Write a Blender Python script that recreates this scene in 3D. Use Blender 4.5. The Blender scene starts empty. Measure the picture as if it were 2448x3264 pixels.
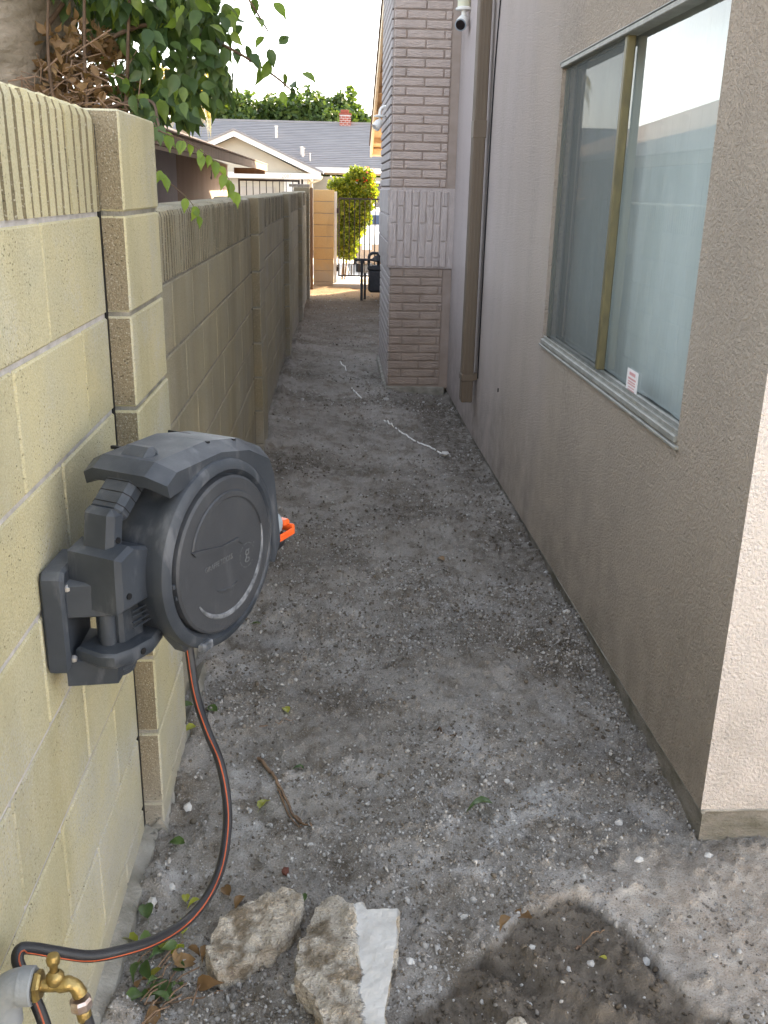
import bpy, bmesh, math, random
import numpy as np
from mathutils import Vector, Matrix
random.seed(7); rng = np.random.default_rng(7)
S = bpy.context.scene; COL = S.collection
PI = math.pi; rad = math.radians

# ------------------------------------------------------------------ camera
cam_d = bpy.data.cameras.new('camera'); cam = bpy.data.objects.new('camera', cam_d); COL.objects.link(cam)
cam_d.sensor_fit = 'VERTICAL'; cam_d.sensor_height = 36.0; cam_d.lens = 3005 / 3264 * 36
cam_d.clip_start = 0.05; cam_d.clip_end = 600
def cam_axes(p, y, r):
    f = Vector((-math.sin(y) * math.cos(p), math.cos(y) * math.cos(p), math.sin(p)))
    a = Vector((math.cos(y), math.sin(y), 0)); b = a.cross(f)
    return a * math.cos(r) + b * math.sin(r), b * math.cos(r) - a * math.sin(r), f
cr, cu, cf = cam_axes(-.330245, -.0552281, .021585)
cam.matrix_world = Matrix(((cr.x, cu.x, -cf.x, 0), (cr.y, cu.y, -cf.y, 0), (cr.z, cu.z, -cf.z, 1.577), (0, 0, 0, 1)))
S.camera = cam
# ------------------------------------------------------------------ sky, sun, exposure
SUN_EL, SUN_DIR = rad(19), Vector((.66, .75, 0)).normalized()
W = bpy.data.worlds.new('World'); S.world = W; W.use_nodes = True
wn = W.node_tree; wn.nodes.clear()
sky = wn.nodes.new('ShaderNodeTexSky'); sky.sky_type = 'NISHITA'; sky.sun_disc = False
sky.sun_elevation = SUN_EL; sky.sun_rotation = math.atan2(SUN_DIR.x, SUN_DIR.y)
sky.air_density = 1.0; sky.dust_density = 2.2; sky.ozone_density = 1.0
bg = wn.nodes.new('ShaderNodeBackground'); bg.inputs[1].default_value = .15
wo = wn.nodes.new('ShaderNodeOutputWorld')
hs = wn.nodes.new('ShaderNodeHueSaturation'); hs.inputs['Saturation'].default_value = .42
wn.links.new(sky.outputs[0], hs.inputs['Color']); wn.links.new(hs.outputs[0], bg.inputs[0]); wn.links.new(bg.outputs[0], wo.inputs[0])
sl = bpy.data.lights.new('sun', 'SUN'); sl.energy = 4.8; sl.angle = rad(.55); sl.color = (1, .80, .54)
sun = bpy.data.objects.new('sun', sl); COL.objects.link(sun)
sv = Vector((SUN_DIR.x * math.cos(SUN_EL), SUN_DIR.y * math.cos(SUN_EL), math.sin(SUN_EL)))
sun.rotation_euler = sv.to_track_quat('Z', 'Y').to_euler(); sun.location = (8, 10, 9)
S.view_settings.view_transform = 'Standard'; S.view_settings.look = 'None'
S.view_settings.exposure = 2.75; S.view_settings.gamma = 1; S.view_settings.use_curve_mapping = False
S.cycles.max_bounces = 8; S.cycles.diffuse_bounces = 5; S.cycles.transparent_max_bounces = 24
S.cycles.sample_clamp_indirect = 6; S.cycles.use_denoising = True

# ------------------------------------------------------------------ materials
class NT:
    def __init__(s, m): s.t = m.node_tree; s.t.nodes.clear()
    def n(s, typ, ins=None, **kw):
        o = s.t.nodes.new('ShaderNode' + typ)
        for k, v in kw.items(): setattr(o, k, v)
        for k, v in (ins or {}).items():
            if hasattr(v, 'is_output'): s.t.links.new(v, o.inputs[k])
            else: o.inputs[k].default_value = v
        return o
    def mixc(s, f, a, b, blend='MIX'):
        o = s.t.nodes.new('ShaderNodeMix'); o.data_type = 'RGBA'; o.blend_type = blend
        for k, v in ((0, f), (6, a), (7, b)):
            if hasattr(v, 'is_output'): s.t.links.new(v, o.inputs[k])
            else: o.inputs[k].default_value = c4(v) if k else v
        return o.outputs[2]
    def math(s, op, a, b=0.0, c=None, clamp=False):
        o = s.t.nodes.new('ShaderNodeMath'); o.operation = op; o.use_clamp = clamp
        for k, v in ((0, a), (1, b), (2, c)):
            if v is None: continue
            if hasattr(v, 'is_output'): s.t.links.new(v, o.inputs[k])
            else: o.inputs[k].default_value = v
        return o.outputs[0]
    def ramp(s, f, lo, hi): return s.n('MapRange', {0: f, 1: lo, 2: hi}, clamp=True).outputs[0]
    def pos(s, st=(1, 1, 1), obj=False):
        src = s.n('TexCoord').outputs['Object'] if obj else s.n('NewGeometry').outputs['Position']
        if st == (1, 1, 1): return src
        return s.n('VectorMath', {0: src, 1: st}, operation='MULTIPLY').outputs[0]
    def noise(s, sc, det=4, st=(1, 1, 1), rough=.55, obj=False):
        return s.n('TexNoise', {'Vector': s.pos(st, obj), 'Scale': sc, 'Detail': det, 'Roughness': rough}).outputs[0]
    def out(s, sh): 
        o = s.n('OutputMaterial'); s.t.links.new(sh, o.inputs[0]); return o
def c4(c): return (c[0], c[1], c[2], 1.0) if not hasattr(c, 'is_output') and len(c) == 3 else c
def mk(name): m = bpy.data.materials.new(name); m.use_nodes = True; return m, NT(m)
def bsdf(t, col, rough=.8, metal=0, spec=.3, normal=None, **kw):
    b = t.n('BsdfPrincipled', {'Roughness': rough, 'Metallic': metal, 'Specular IOR Level': spec})
    if hasattr(col, 'is_output'): t.t.links.new(col, b.inputs['Base Color'])
    else: b.inputs['Base Color'].default_value = c4(col)
    if normal is not None: t.t.links.new(normal, b.inputs['Normal'])
    return b
def bump(t, h, dist, strength=1.0): return t.n('Bump', {'Height': h, 'Distance': dist, 'Strength': strength}).outputs[0]
def rndval(t, col, amt):
    r = t.n('ObjectInfo').outputs['Random']
    return t.mixc(1.0, col, t.n('CombineColor', {i: t.math('MULTIPLY_ADD', r, amt * 2, 1 - amt) for i in range(3)}).outputs[0], 'MULTIPLY')
def simple(name, c1, c2=None, sc=6, rough=.8, metal=0, spec=.3, bd=0, bs=200, st=(1, 1, 1), rnd=0, det=4, lo=.35, hi=.65, bst=None):
    m, t = mk(name)
    col = t.mixc(t.ramp(t.noise(sc, det, st), lo, hi), c1, c2 or c1)
    if rnd: col = rndval(t, col, rnd)
    nm = bump(t, t.noise(bs, 3, bst or st), bd) if bd else None
    t.out(bsdf(t, col, rough, metal, spec, nm).outputs[0]); return m

def mat_block(name, c1, c2, eff=.5, bd=.0035, split=False):
    m, t = mk(name)
    big = t.noise(3.2, 4); med = t.noise(14, 4); fine = t.noise(330, 3); grain = t.noise(150, 4)
    col = t.mixc(t.ramp(big, .38, .66), c1, c2)
    col = t.mixc(t.ramp(t.noise(5, 5, (1, 1, .25)), .5, .72), col, [v * .78 for v in c1])
    col = rndval(t, col, .09)
    # chalky lime bloom left along the joints
    bl = t.math('MULTIPLY', t.ramp(t.noise(3.4, 6), .50, .68), t.ramp(t.noise(170, 4), .36, .60))
    col = t.mixc(t.math('MULTIPLY', bl, eff), col, (.49, .49, .475))
    col = t.mixc(t.math('MULTIPLY', t.ramp(fine, .46, .64), .42 if not split else .6), col, [v * .5 for v in c1])
    col = t.mixc(t.math('MULTIPLY', t.ramp(t.noise(260, 2), .60, .68), .5), col, (.62, .60, .50))
    zz = t.n('SeparateXYZ', {0: t.pos()}).outputs[2]
    col = t.mixc(t.math('MULTIPLY', t.ramp(t.math('ADD', zz, t.math('MULTIPLY_ADD', t.noise(6, 5), .5, -.25)), .30, .0), .7), col, (.36, .345, .31))
    col = t.mixc(t.math('MULTIPLY', t.ramp(t.noise(2.2, 5, (1, 1, .18)), .54, .72), .5), col, [v3 * .58 for v3 in c1])
    v = t.n('TexVoronoi', {'Vector': t.pos(), 'Scale': 120.0, 'Randomness': 1.0}).outputs['Distance']
    pit = t.math('MULTIPLY', t.ramp(v, .22, .10), t.ramp(med, .47, .60))
    col = t.mixc(t.math('MULTIPLY', pit, .75), col, [v2 * .22 for v2 in c1])
    h = t.math('SUBTRACT', t.math('MULTIPLY_ADD', grain, .6, t.math('MULTIPLY', fine, .5)), t.math('MULTIPLY', pit, .9))
    t.out(bsdf(t, col, .92, 0, .15, bump(t, h, bd)).outputs[0]); return m

def mat_stucco(name, c1, c2, far=None, dirt=(.17, .15, .125), bd=.0055, streak=.5):
    m, t = mk(name)
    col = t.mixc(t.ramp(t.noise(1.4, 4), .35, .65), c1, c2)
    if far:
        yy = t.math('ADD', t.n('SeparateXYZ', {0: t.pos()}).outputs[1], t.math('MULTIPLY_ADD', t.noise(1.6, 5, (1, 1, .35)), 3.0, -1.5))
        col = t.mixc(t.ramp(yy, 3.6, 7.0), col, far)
    s1 = t.ramp(t.noise(3.6, 6, (1, 1, .22)), .44, .70)
    s2 = t.ramp(t.noise(70, 5, (1, 1, .5)), .40, .68)
    col = t.mixc(t.math('MULTIPLY', t.math('MULTIPLY', s1, s2), streak), col, dirt)
    col = t.mixc(t.math('MULTIPLY', t.ramp(t.noise(260, 2), .60, .70), .55 * streak), col, dirt)
    z = t.n('SeparateXYZ', {0: t.pos()}).outputs[2]
    low = t.math('MULTIPLY', t.ramp(t.math('ADD', z, t.math('MULTIPLY_ADD', t.noise(2.5, 5, (1, 1, .4)), .9, -.45)), .75, .0), t.ramp(t.noise(9, 5), .30, .66))
    col = t.mixc(t.math('MULTIPLY', low, .5), col, (.17, .155, .125))
    h = t.math('ADD', t.math('MULTIPLY', t.ramp(t.noise(120, 4), .40, .68), 1.0), t.math('MULTIPLY', t.noise(330, 3), .5))
    t.out(bsdf(t, col, .9, 0, .2, bump(t, h, bd)).outputs[0]); return m

def mat_leaf(name, ca, cb, cc, tr=.35, gloss=.35, island=True):
    m, t = mk(name)
    r = t.n('ObjectInfo').outputs['Random']
    if island: r = t.math('FRACT', t.math('ADD', r, t.n('NewGeometry').outputs['Random Per Island']))
    col = t.mixc(t.ramp(r, .0, .7), ca, cb); col = t.mixc(t.ramp(r, .78, .97), col, cc)
    col = t.mixc(t.math('MULTIPLY', t.ramp(t.noise(40, 3), .4, .7), .3), col, [v * .6 for v in ca])
    b = bsdf(t, col, .38, 0, gloss)
    tl = t.n('BsdfTranslucent'); 
    t.t.links.new(t.mixc(1.0, col, (1.5, 1.55, .40), 'MULTIPLY'), tl.inputs[0])
    t.out(t.n('MixShader', {0: tr, 1: b.outputs[0], 2: tl.outputs[0]}).outputs[0]); return m

MAT = {}
def m(k): return MAT[k]
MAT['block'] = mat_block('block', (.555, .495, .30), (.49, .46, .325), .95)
MAT['block_far'] = mat_block('block far', (.375, .33, .225), (.315, .29, .225), .25)  # same blocks, greyed and darkened for the dimmer light down the passage
MAT['split'] = mat_block('split face', (.315, .26, .168), (.275, .23, .155), .12, .007, True)
MAT['block_warm_lit'] = mat_block('block warm lit', (.62, .42, .185), (.56, .38, .175), .1)  # warm bounce light on the end column put into the block colour
MAT['groove'] = mat_block('dirty groove', (.24, .20, .12), (.17, .15, .10), .1)
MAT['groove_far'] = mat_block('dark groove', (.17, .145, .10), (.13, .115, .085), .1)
MAT['mortar'] = simple('mortar', (.56, .53, .52), (.40, .38, .36), 25, .95, bd=.003, bs=260)
MAT['mortar_dk'] = simple('weathered mortar', (.30, .28, .24), (.20, .18, .155), 25, .95, bd=.002, bs=220)
MAT['concrete'] = simple('old concrete', (.36, .34, .30), (.20, .19, .16), 12, .93, bd=.005, bs=130)
MAT['footing'] = simple('mossy footing', (.27, .245, .21), (.125, .115, .085), 9, .95, bd=.006, bs=90, st=(1, 1, 2))
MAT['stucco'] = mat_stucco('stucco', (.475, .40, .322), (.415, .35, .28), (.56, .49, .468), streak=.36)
MAT['stucco_end'] = mat_stucco('stucco end', (.76, .68, .615), (.72, .64, .58), streak=.06, bd=.0045)  # same paint as the long wall, lightened for the stronger light here
MAT['stucco_plain'] = mat_stucco('plain stucco', (.50, .43, .40), (.45, .39, .365), streak=.15)
MAT['paint_up'] = simple('brown brick paint', (.51, .425, .385), (.45, .375, .34), 9, .85, bd=.013, bs=26, bst=(1, 1, 4.5), det=6)
MAT['paint_lo'] = simple('dark brick paint', (.395, .32, .275), (.335, .27, .23), 9, .85, bd=.013, bs=26, bst=(1, 1, 4.5), det=6)
MAT['paint_joint'] = simple('shaded painted joint', (.36, .295, .26), (.30, .245, .21), 9, .9)  # same paint as the bricks, darkened for the shade in the joints
MAT['paint_mid'] = simple('pale brick paint', (.54, .475, .455), (.48, .42, .40), 9, .8, bd=.013, bs=26, bst=(4.5, 4.5, 1), det=6)
MAT['paint_side'] = simple('side brick paint', (.42, .38, .365), (.36, .325, .31), 9, .8, bd=.008, bs=30, bst=(1, 1, 3))
MAT['downspout'] = simple('downspout paint', (.155, .12, .087), (.13, .10, .073), 8, .5, spec=.4, st=(1, 1, .2))
MAT['soffit'] = simple('soffit paint', (.62, .46, .29), (.54, .38, .22), 5, .8, bd=.002, bs=60, st=(1, 1, 1))
MAT['fascia'] = simple('fascia paint', (.78, .68, .50), (.70, .60, .42), 6, .7)
MAT['white'] = simple('white paint', (.80, .79, .76), (.72, .71, .68), 8, .5)
MAT['alu'] = simple('weathered aluminium', (.34, .335, .30), (.26, .255, .225), 20, .6, metal=.3, bd=.0002, bs=220, st=(1, 1, 1))
MAT['alu_dk'] = simple('bronzed mullion', (.165, .14, .07), (.11, .098, .055), 40, .5, metal=.25, st=(1, 1, .3))
def mat_plastic(name, c1, c2, dust, scuff=.42):
    mm, t = mk(name)
    col = t.mixc(t.ramp(t.noise(10, 5), .35, .65), c1, c2)
    up = t.n('SeparateXYZ', {0: t.n('NewGeometry').outputs['Normal']}).outputs[2]
    d = t.math('MULTIPLY', t.math('MULTIPLY_ADD', t.ramp(up, .1, .9), .75, .25), t.ramp(t.noise(13, 6), .34, .70))
    col = t.mixc(t.math('MULTIPLY', d, dust), col, (.17, .178, .19))
    col = t.mixc(t.math('MULTIPLY', t.ramp(t.noise(28, 7, (1, 1, .3)), .57, .70), scuff), col, (.17, .175, .19))
    t.out(bsdf(t, col, .5, 0, .4, bump(t, t.noise(900, 3), .0005)).outputs[0]); return mm
MAT['plastic'] = mat_plastic('dark slate plastic', (.023, .029, .039), (.034, .041, .053), .42)
MAT['plastic_worn'] = simple('scuffed plastic edge', (.20, .21, .23), (.07, .075, .085), 60, .7)
MAT['plastic_cover'] = mat_plastic('cover plastic', (.033, .036, .043), (.044, .047, .054), .25, .16)
MAT['print'] = simple('grey print', (.135, .14, .15), (.09, .095, .10), 160, .7)
MAT['black'] = simple('black', (.008, .008, .009), None, 5, .6)
MAT['rubber'] = simple('black hose rubber', (.014, .014, .017), (.024, .024, .028), 30, .42, spec=.5, bd=.0006, bs=500)
MAT['orange'] = simple('orange plastic', (.88, .14, .025), (.80, .11, .02), 12, .42)
MAT['stripe'] = simple('orange stripe', (.50, .105, .035), (.38, .085, .035), 40, .5)
MAT['grey_pl'] = simple('grey plastic', (.30, .33, .36), (.25, .28, .31), 20, .5)
MAT['pvc'] = simple('grey PVC', (.27, .285, .295), (.20, .21, .22), 14, .55, bd=.0008, bs=200)
MAT['brass'] = simple('brass', (.42, .31, .12), (.28, .20, .08), 60, .38, metal=.9, bd=.0008, bs=300)
MAT['steel'] = simple('galvanised steel', (.62, .60, .58), (.45, .43, .42), 70, .35, metal=.85)
MAT['copper'] = simple('reddish nut', (.50, .36, .30), (.62, .55, .52), 90, .35, metal=.9)
MAT['iron'] = simple('black iron', (.016, .013, .012), (.03, .022, .018), 30, .5)
MAT['meter'] = simple('meter enamel', (.055, .058, .065), (.04, .042, .05), 20, .6)
MAT['wood'] = simple('brown post wood', (.20, .125, .075), (.15, .095, .055), 12, .85, st=(1, 1, .15))
MAT['bark'] = simple('pale bark', (.30, .255, .20), (.17, .14, .10), 7, .9, bd=.012, bs=24, st=(1, 1, 1.8), det=6)
MAT['twig'] = simple('twig bark', (.13, .085, .055), (.085, .055, .035), 20, .9, bd=.002, bs=100)
MAT['twig_lt'] = simple('dry twig', (.27, .18, .115), (.16, .105, .07), 40, .9)
MAT['leaf'] = mat_leaf('ficus leaf', (.042, .078, .024), (.078, .125, .034), (.16, .22, .035))
MAT['leaf_young'] = mat_leaf('young leaf', (.13, .20, .03), (.20, .28, .04), (.26, .31, .05), .45)
MAT['leaf_dead'] = mat_leaf('dead leaf', (.16, .095, .045), (.24, .15, .075), (.30, .20, .10), .15, .15)
MAT['leaf_yel'] = mat_leaf('yellow green leaf', (.30, .34, .04), (.36, .37, .06), (.42, .38, .07), .3)
MAT['leaf_gr'] = mat_leaf('fallen green leaf', (.055, .105, .035), (.085, .14, .042), (.10, .145, .05), .2)
MAT['hedge'] = mat_leaf('hedge leaf', (.045, .075, .024), (.075, .115, .034), (.13, .165, .045), .25, .2)
MAT['bush'] = mat_leaf('bush leaf', (.07, .105, .016), (.16, .19, .024), (.30, .31, .035), .5, .2)
MAT['flower'] = mat_leaf('red bract', (.45, .05, .03), (.55, .10, .05), (.60, .16, .08), .4, .2)
MAT['palm'] = mat_leaf('palm frond', (.20, .20, .05), (.36, .27, .06), (.48, .30, .06), .5, .25)
MAT['shingle_n'] = simple('brown shakes', (.105, .072, .055), (.065, .045, .036), 16, .9, bd=.01, bs=40)
MAT['shingle_f'] = simple('grey shingles', (.30, .285, .285), (.25, .238, .24), 3.5, .9, bd=.02, bs=9, st=(.35, 1, 3))
MAT['wall_n'] = simple('lavender stucco', (.44, .40, .41), (.40, .365, .375), 4, .9, bd=.003, bs=120)
MAT['wall_n2'] = simple('brown wall paint', (.34, .255, .205), (.29, .215, .17), 3, .9, bd=.003, bs=90, st=(1, 1, .4))
MAT['wall_f'] = simple('beige stucco', (.47, .43, .35), (.44, .40, .33), 3, .9)
MAT['wall_b'] = simple('pale bounce wall', (.74, .70, .64), (.66, .62, .57), 3, .9)
MAT['garage'] = simple('garage door paint', (.42, .38, .33), (.39, .35, .30), 4, .7)
MAT['brick_r'] = simple('red brick', (.36, .10, .065), (.28, .085, .055), 18, .9, rnd=.2)
MAT['brick_dk'] = simple('dark brick crumb', (.13, .05, .035), None, 18, .9)
MAT['slab'] = simple('driveway concrete', (.60, .56, .50), (.52, .48, .43), 5, .9, bd=.003, bs=90)
MAT['asphalt'] = simple('asphalt', (.055, .053, .05), (.045, .043, .042), 20, .9)
MAT['car_w'] = simple('white car paint', (.82, .82, .80), None, 5, .25, spec=.5)
MAT['car_b'] = simple('beige car paint', (.36, .28, .21), (.33, .255, .19), 5, .3, spec=.5)
MAT['car_glass'] = simple('tinted glass', (.02, .035, .07), None, 5, .1, spec=.5)
MAT['tyre'] = simple('tyre', (.02, .02, .02), None, 5, .8)
MAT['rock_w'] = simple('white rock', (.60, .585, .56), (.46, .445, .42), 10, .9, bd=.01, bs=30)
MAT['string'] = simple('white string', (.82, .81, .78), None, 5, .7)
MAT['curtain'] = simple('pale blind', (.55, .595, .58), (.47, .515, .50), 3, .8, st=(1, 1, .2))
MAT['lens'] = simple('lens glass', (.015, .012, .014), None, 5, .12, spec=.6)
MAT['sticker'] = simple('sticker paper', (.80, .76, .74), None, 5, .6)
MAT['sticker_r'] = simple('faded red print', (.62, .33, .32), None, 5, .6)
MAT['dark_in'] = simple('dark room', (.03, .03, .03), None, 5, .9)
MAT['wall_i'] = simple('cream canister', (.58, .57, .43), (.52, .51, .38), 12, .5)
def mat_rubble():
    mm, t = mk('broken concrete')
    a = t.n('Attribute', attribute_name='face').outputs['Fac']
    col = t.mixc(t.ramp(t.noise(22, 5), .38, .62), (.60, .55, .475), (.44, .385, .31))
    col = t.mixc(t.math('MULTIPLY', t.ramp(t.noise(11, 6), .55, .64), .88), col, (.205, .165, .115))
    vd = t.n('TexVoronoi', {'Vector': t.pos(), 'Scale': 65.0}).outputs['Distance']
    col = t.mixc(t.math('MULTIPLY', t.ramp(vd, .34, .12), t.ramp(t.noise(30, 3), .45, .58)), col, (.24, .20, .16))
    col = t.mixc(t.ramp(t.noise(150, 3), .58, .68), col, (.30, .26, .22))
    col = t.mixc(a, col, t.mixc(t.ramp(t.noise(9, 4), .4, .7), (.62, .61, .585), (.47, .455, .43)))
    h = t.math('MULTIPLY', t.math('ADD', t.noise(70, 6), t.noise(190, 4)), t.math('SUBTRACT', 1.0, t.math('MULTIPLY', a, .92)))
    t.out(bsdf(t, col, .93, 0, .15, bump(t, h, .012)).outputs[0]); return mm
MAT['rubble'] = mat_rubble()
def mat_pebble():
    mm, t = mk('pebbles')
    r = t.n('NewGeometry').outputs['Random Per Island']
    col = t.mixc(t.ramp(r, .12, .5), (.14, .12, .097), (.27, .25, .225)); col = t.mixc(t.ramp(r, .45, 1.0), col, (.47, .46, .445))
    t.out(bsdf(t, col, .92, 0, .15).outputs[0]); return mm
MAT['pebble'] = mat_pebble()
MAT['clod'] = simple('soil clod', (.13, .108, .084), (.075, .06, .045), 60, .95)
def mat_ground():
    mm, t = mk('dirt')
    wet = t.n('Attribute', attribute_name='wet').outputs['Fac']; dry = t.n('Attribute', attribute_name='dry').outputs['Fac']
    dusty = t.n('Attribute', attribute_name='dust').outputs['Fac']
    col = t.mixc(t.ramp(t.noise(2.1, 5), .36, .64), (.262, .24, .212), (.345, .324, .296))
    col = t.mixc(t.math('MULTIPLY', t.ramp(t.noise(9, 5), .48, .66), .75), col, (.15, .125, .095))
    col = t.mixc(t.math('MULTIPLY', t.ramp(t.noise(6, 6), .50, .68), dusty), col, (.52, .505, .49))
    soil = t.n('Attribute', attribute_name='soil').outputs['Fac']
    col = t.mixc(t.math('MULTIPLY', t.math('MULTIPLY', soil, t.ramp(t.noise(24, 5), .30, .60)), .9), col, (.095, .08, .063))
    col = t.mixc(dry, col, t.mixc(t.ramp(t.noise(16, 4), .4, .65), (.42, .36, .30), (.54, .49, .43)))
    yy = t.n('SeparateXYZ', {0: t.pos()}).outputs[1]; col = t.mixc(t.ramp(yy, 9.0, 15.5), col, t.mixc(t.ramp(yy, 16.0, 16.9), t.mixc(t.ramp(t.noise(3, 5), .4, .65), (.125, .092, .062), (.185, .14, .095)), (.40, .28, .155)))  # warm glow of the sun strip by the gate put into the dirt colour
    f1 = t.noise(230, 4); f2 = t.noise(620, 2)
    col = t.mixc(t.math('MULTIPLY', t.ramp(f1, .56, .66), .5), col, (.50, .485, .465))
    col = t.mixc(t.math('MULTIPLY', t.ramp(f1, .44, .34), .6), col, (.13, .11, .09))
    col = t.mixc(t.math('MULTIPLY', wet, .93), col, t.mixc(t.math('MULTIPLY', t.n('Attribute', attribute_name='rut').outputs['Fac'], .85), t.mixc(t.ramp(t.noise(45, 5), .3, .7), (.125, .104, .082), (.185, .158, .128)), (.045, .036, .027)))
    rg = t.n('MapRange', {0: wet, 1: 0.0, 2: 1.0, 3: .95, 4: .72}).outputs[0]
    b = bsdf(t, col, .93, 0, .12, bump(t, t.math('ADD', t.math('MULTIPLY', f1, .8), t.math('ADD', t.math('MULTIPLY', f2, .35), t.noise(75, 4))), .006))
    t.t.links.new(rg, b.inputs['Roughness']); t.out(b.outputs[0]); return mm
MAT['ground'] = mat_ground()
def mat_glass():
    mm, t = mk('window glass')
    gn = t.n('NewGeometry'); cs = t.math('ABSOLUTE', t.n('VectorMath', {0: gn.outputs['Incoming'], 1: gn.outputs['Normal']}, operation='DOT_PRODUCT').outputs['Value'])
    fr = t.math('MULTIPLY_ADD', t.math('POWER', t.math('SUBTRACT', 1.0, cs), 5.0), .92, .08, clamp=True)
    tr = t.n('BsdfTransparent', {0: (.93, .96, .95, 1)}); gl = t.n('BsdfGlossy', {0: (1, 1, 1, 1), 'Roughness': .015})
    df = t.n('BsdfDiffuse', {0: (.62, .66, .64, 1)})
    mx = t.n('MixShader', {0: fr, 1: tr.outputs[0], 2: gl.outputs[0]})
    dirt = t.math('MULTIPLY_ADD', t.math('ADD', t.ramp(t.noise(7, 5, (1, 1, .3)), .42, .75), t.math('MULTIPLY', t.ramp(t.noise(60, 5, (1, 1, .12)), .55, .7), .6)), .13, .035)
    t.out(t.n('MixShader', {0: dirt, 1: mx.outputs[0], 2: df.outputs[0]}).outputs[0]); return mm
MAT['glass'] = mat_glass()
def mat_screen():
    mm, t = mk('insect screen')
    tr = t.n('BsdfTransparent'); df = t.n('BsdfDiffuse', {0: (.17, .18, .17, 1)})
    t.out(t.n('MixShader', {0: .55, 1: tr.outputs[0], 2: df.outputs[0]}).outputs[0]); return mm
MAT['screen'] = mat_screen()

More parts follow.
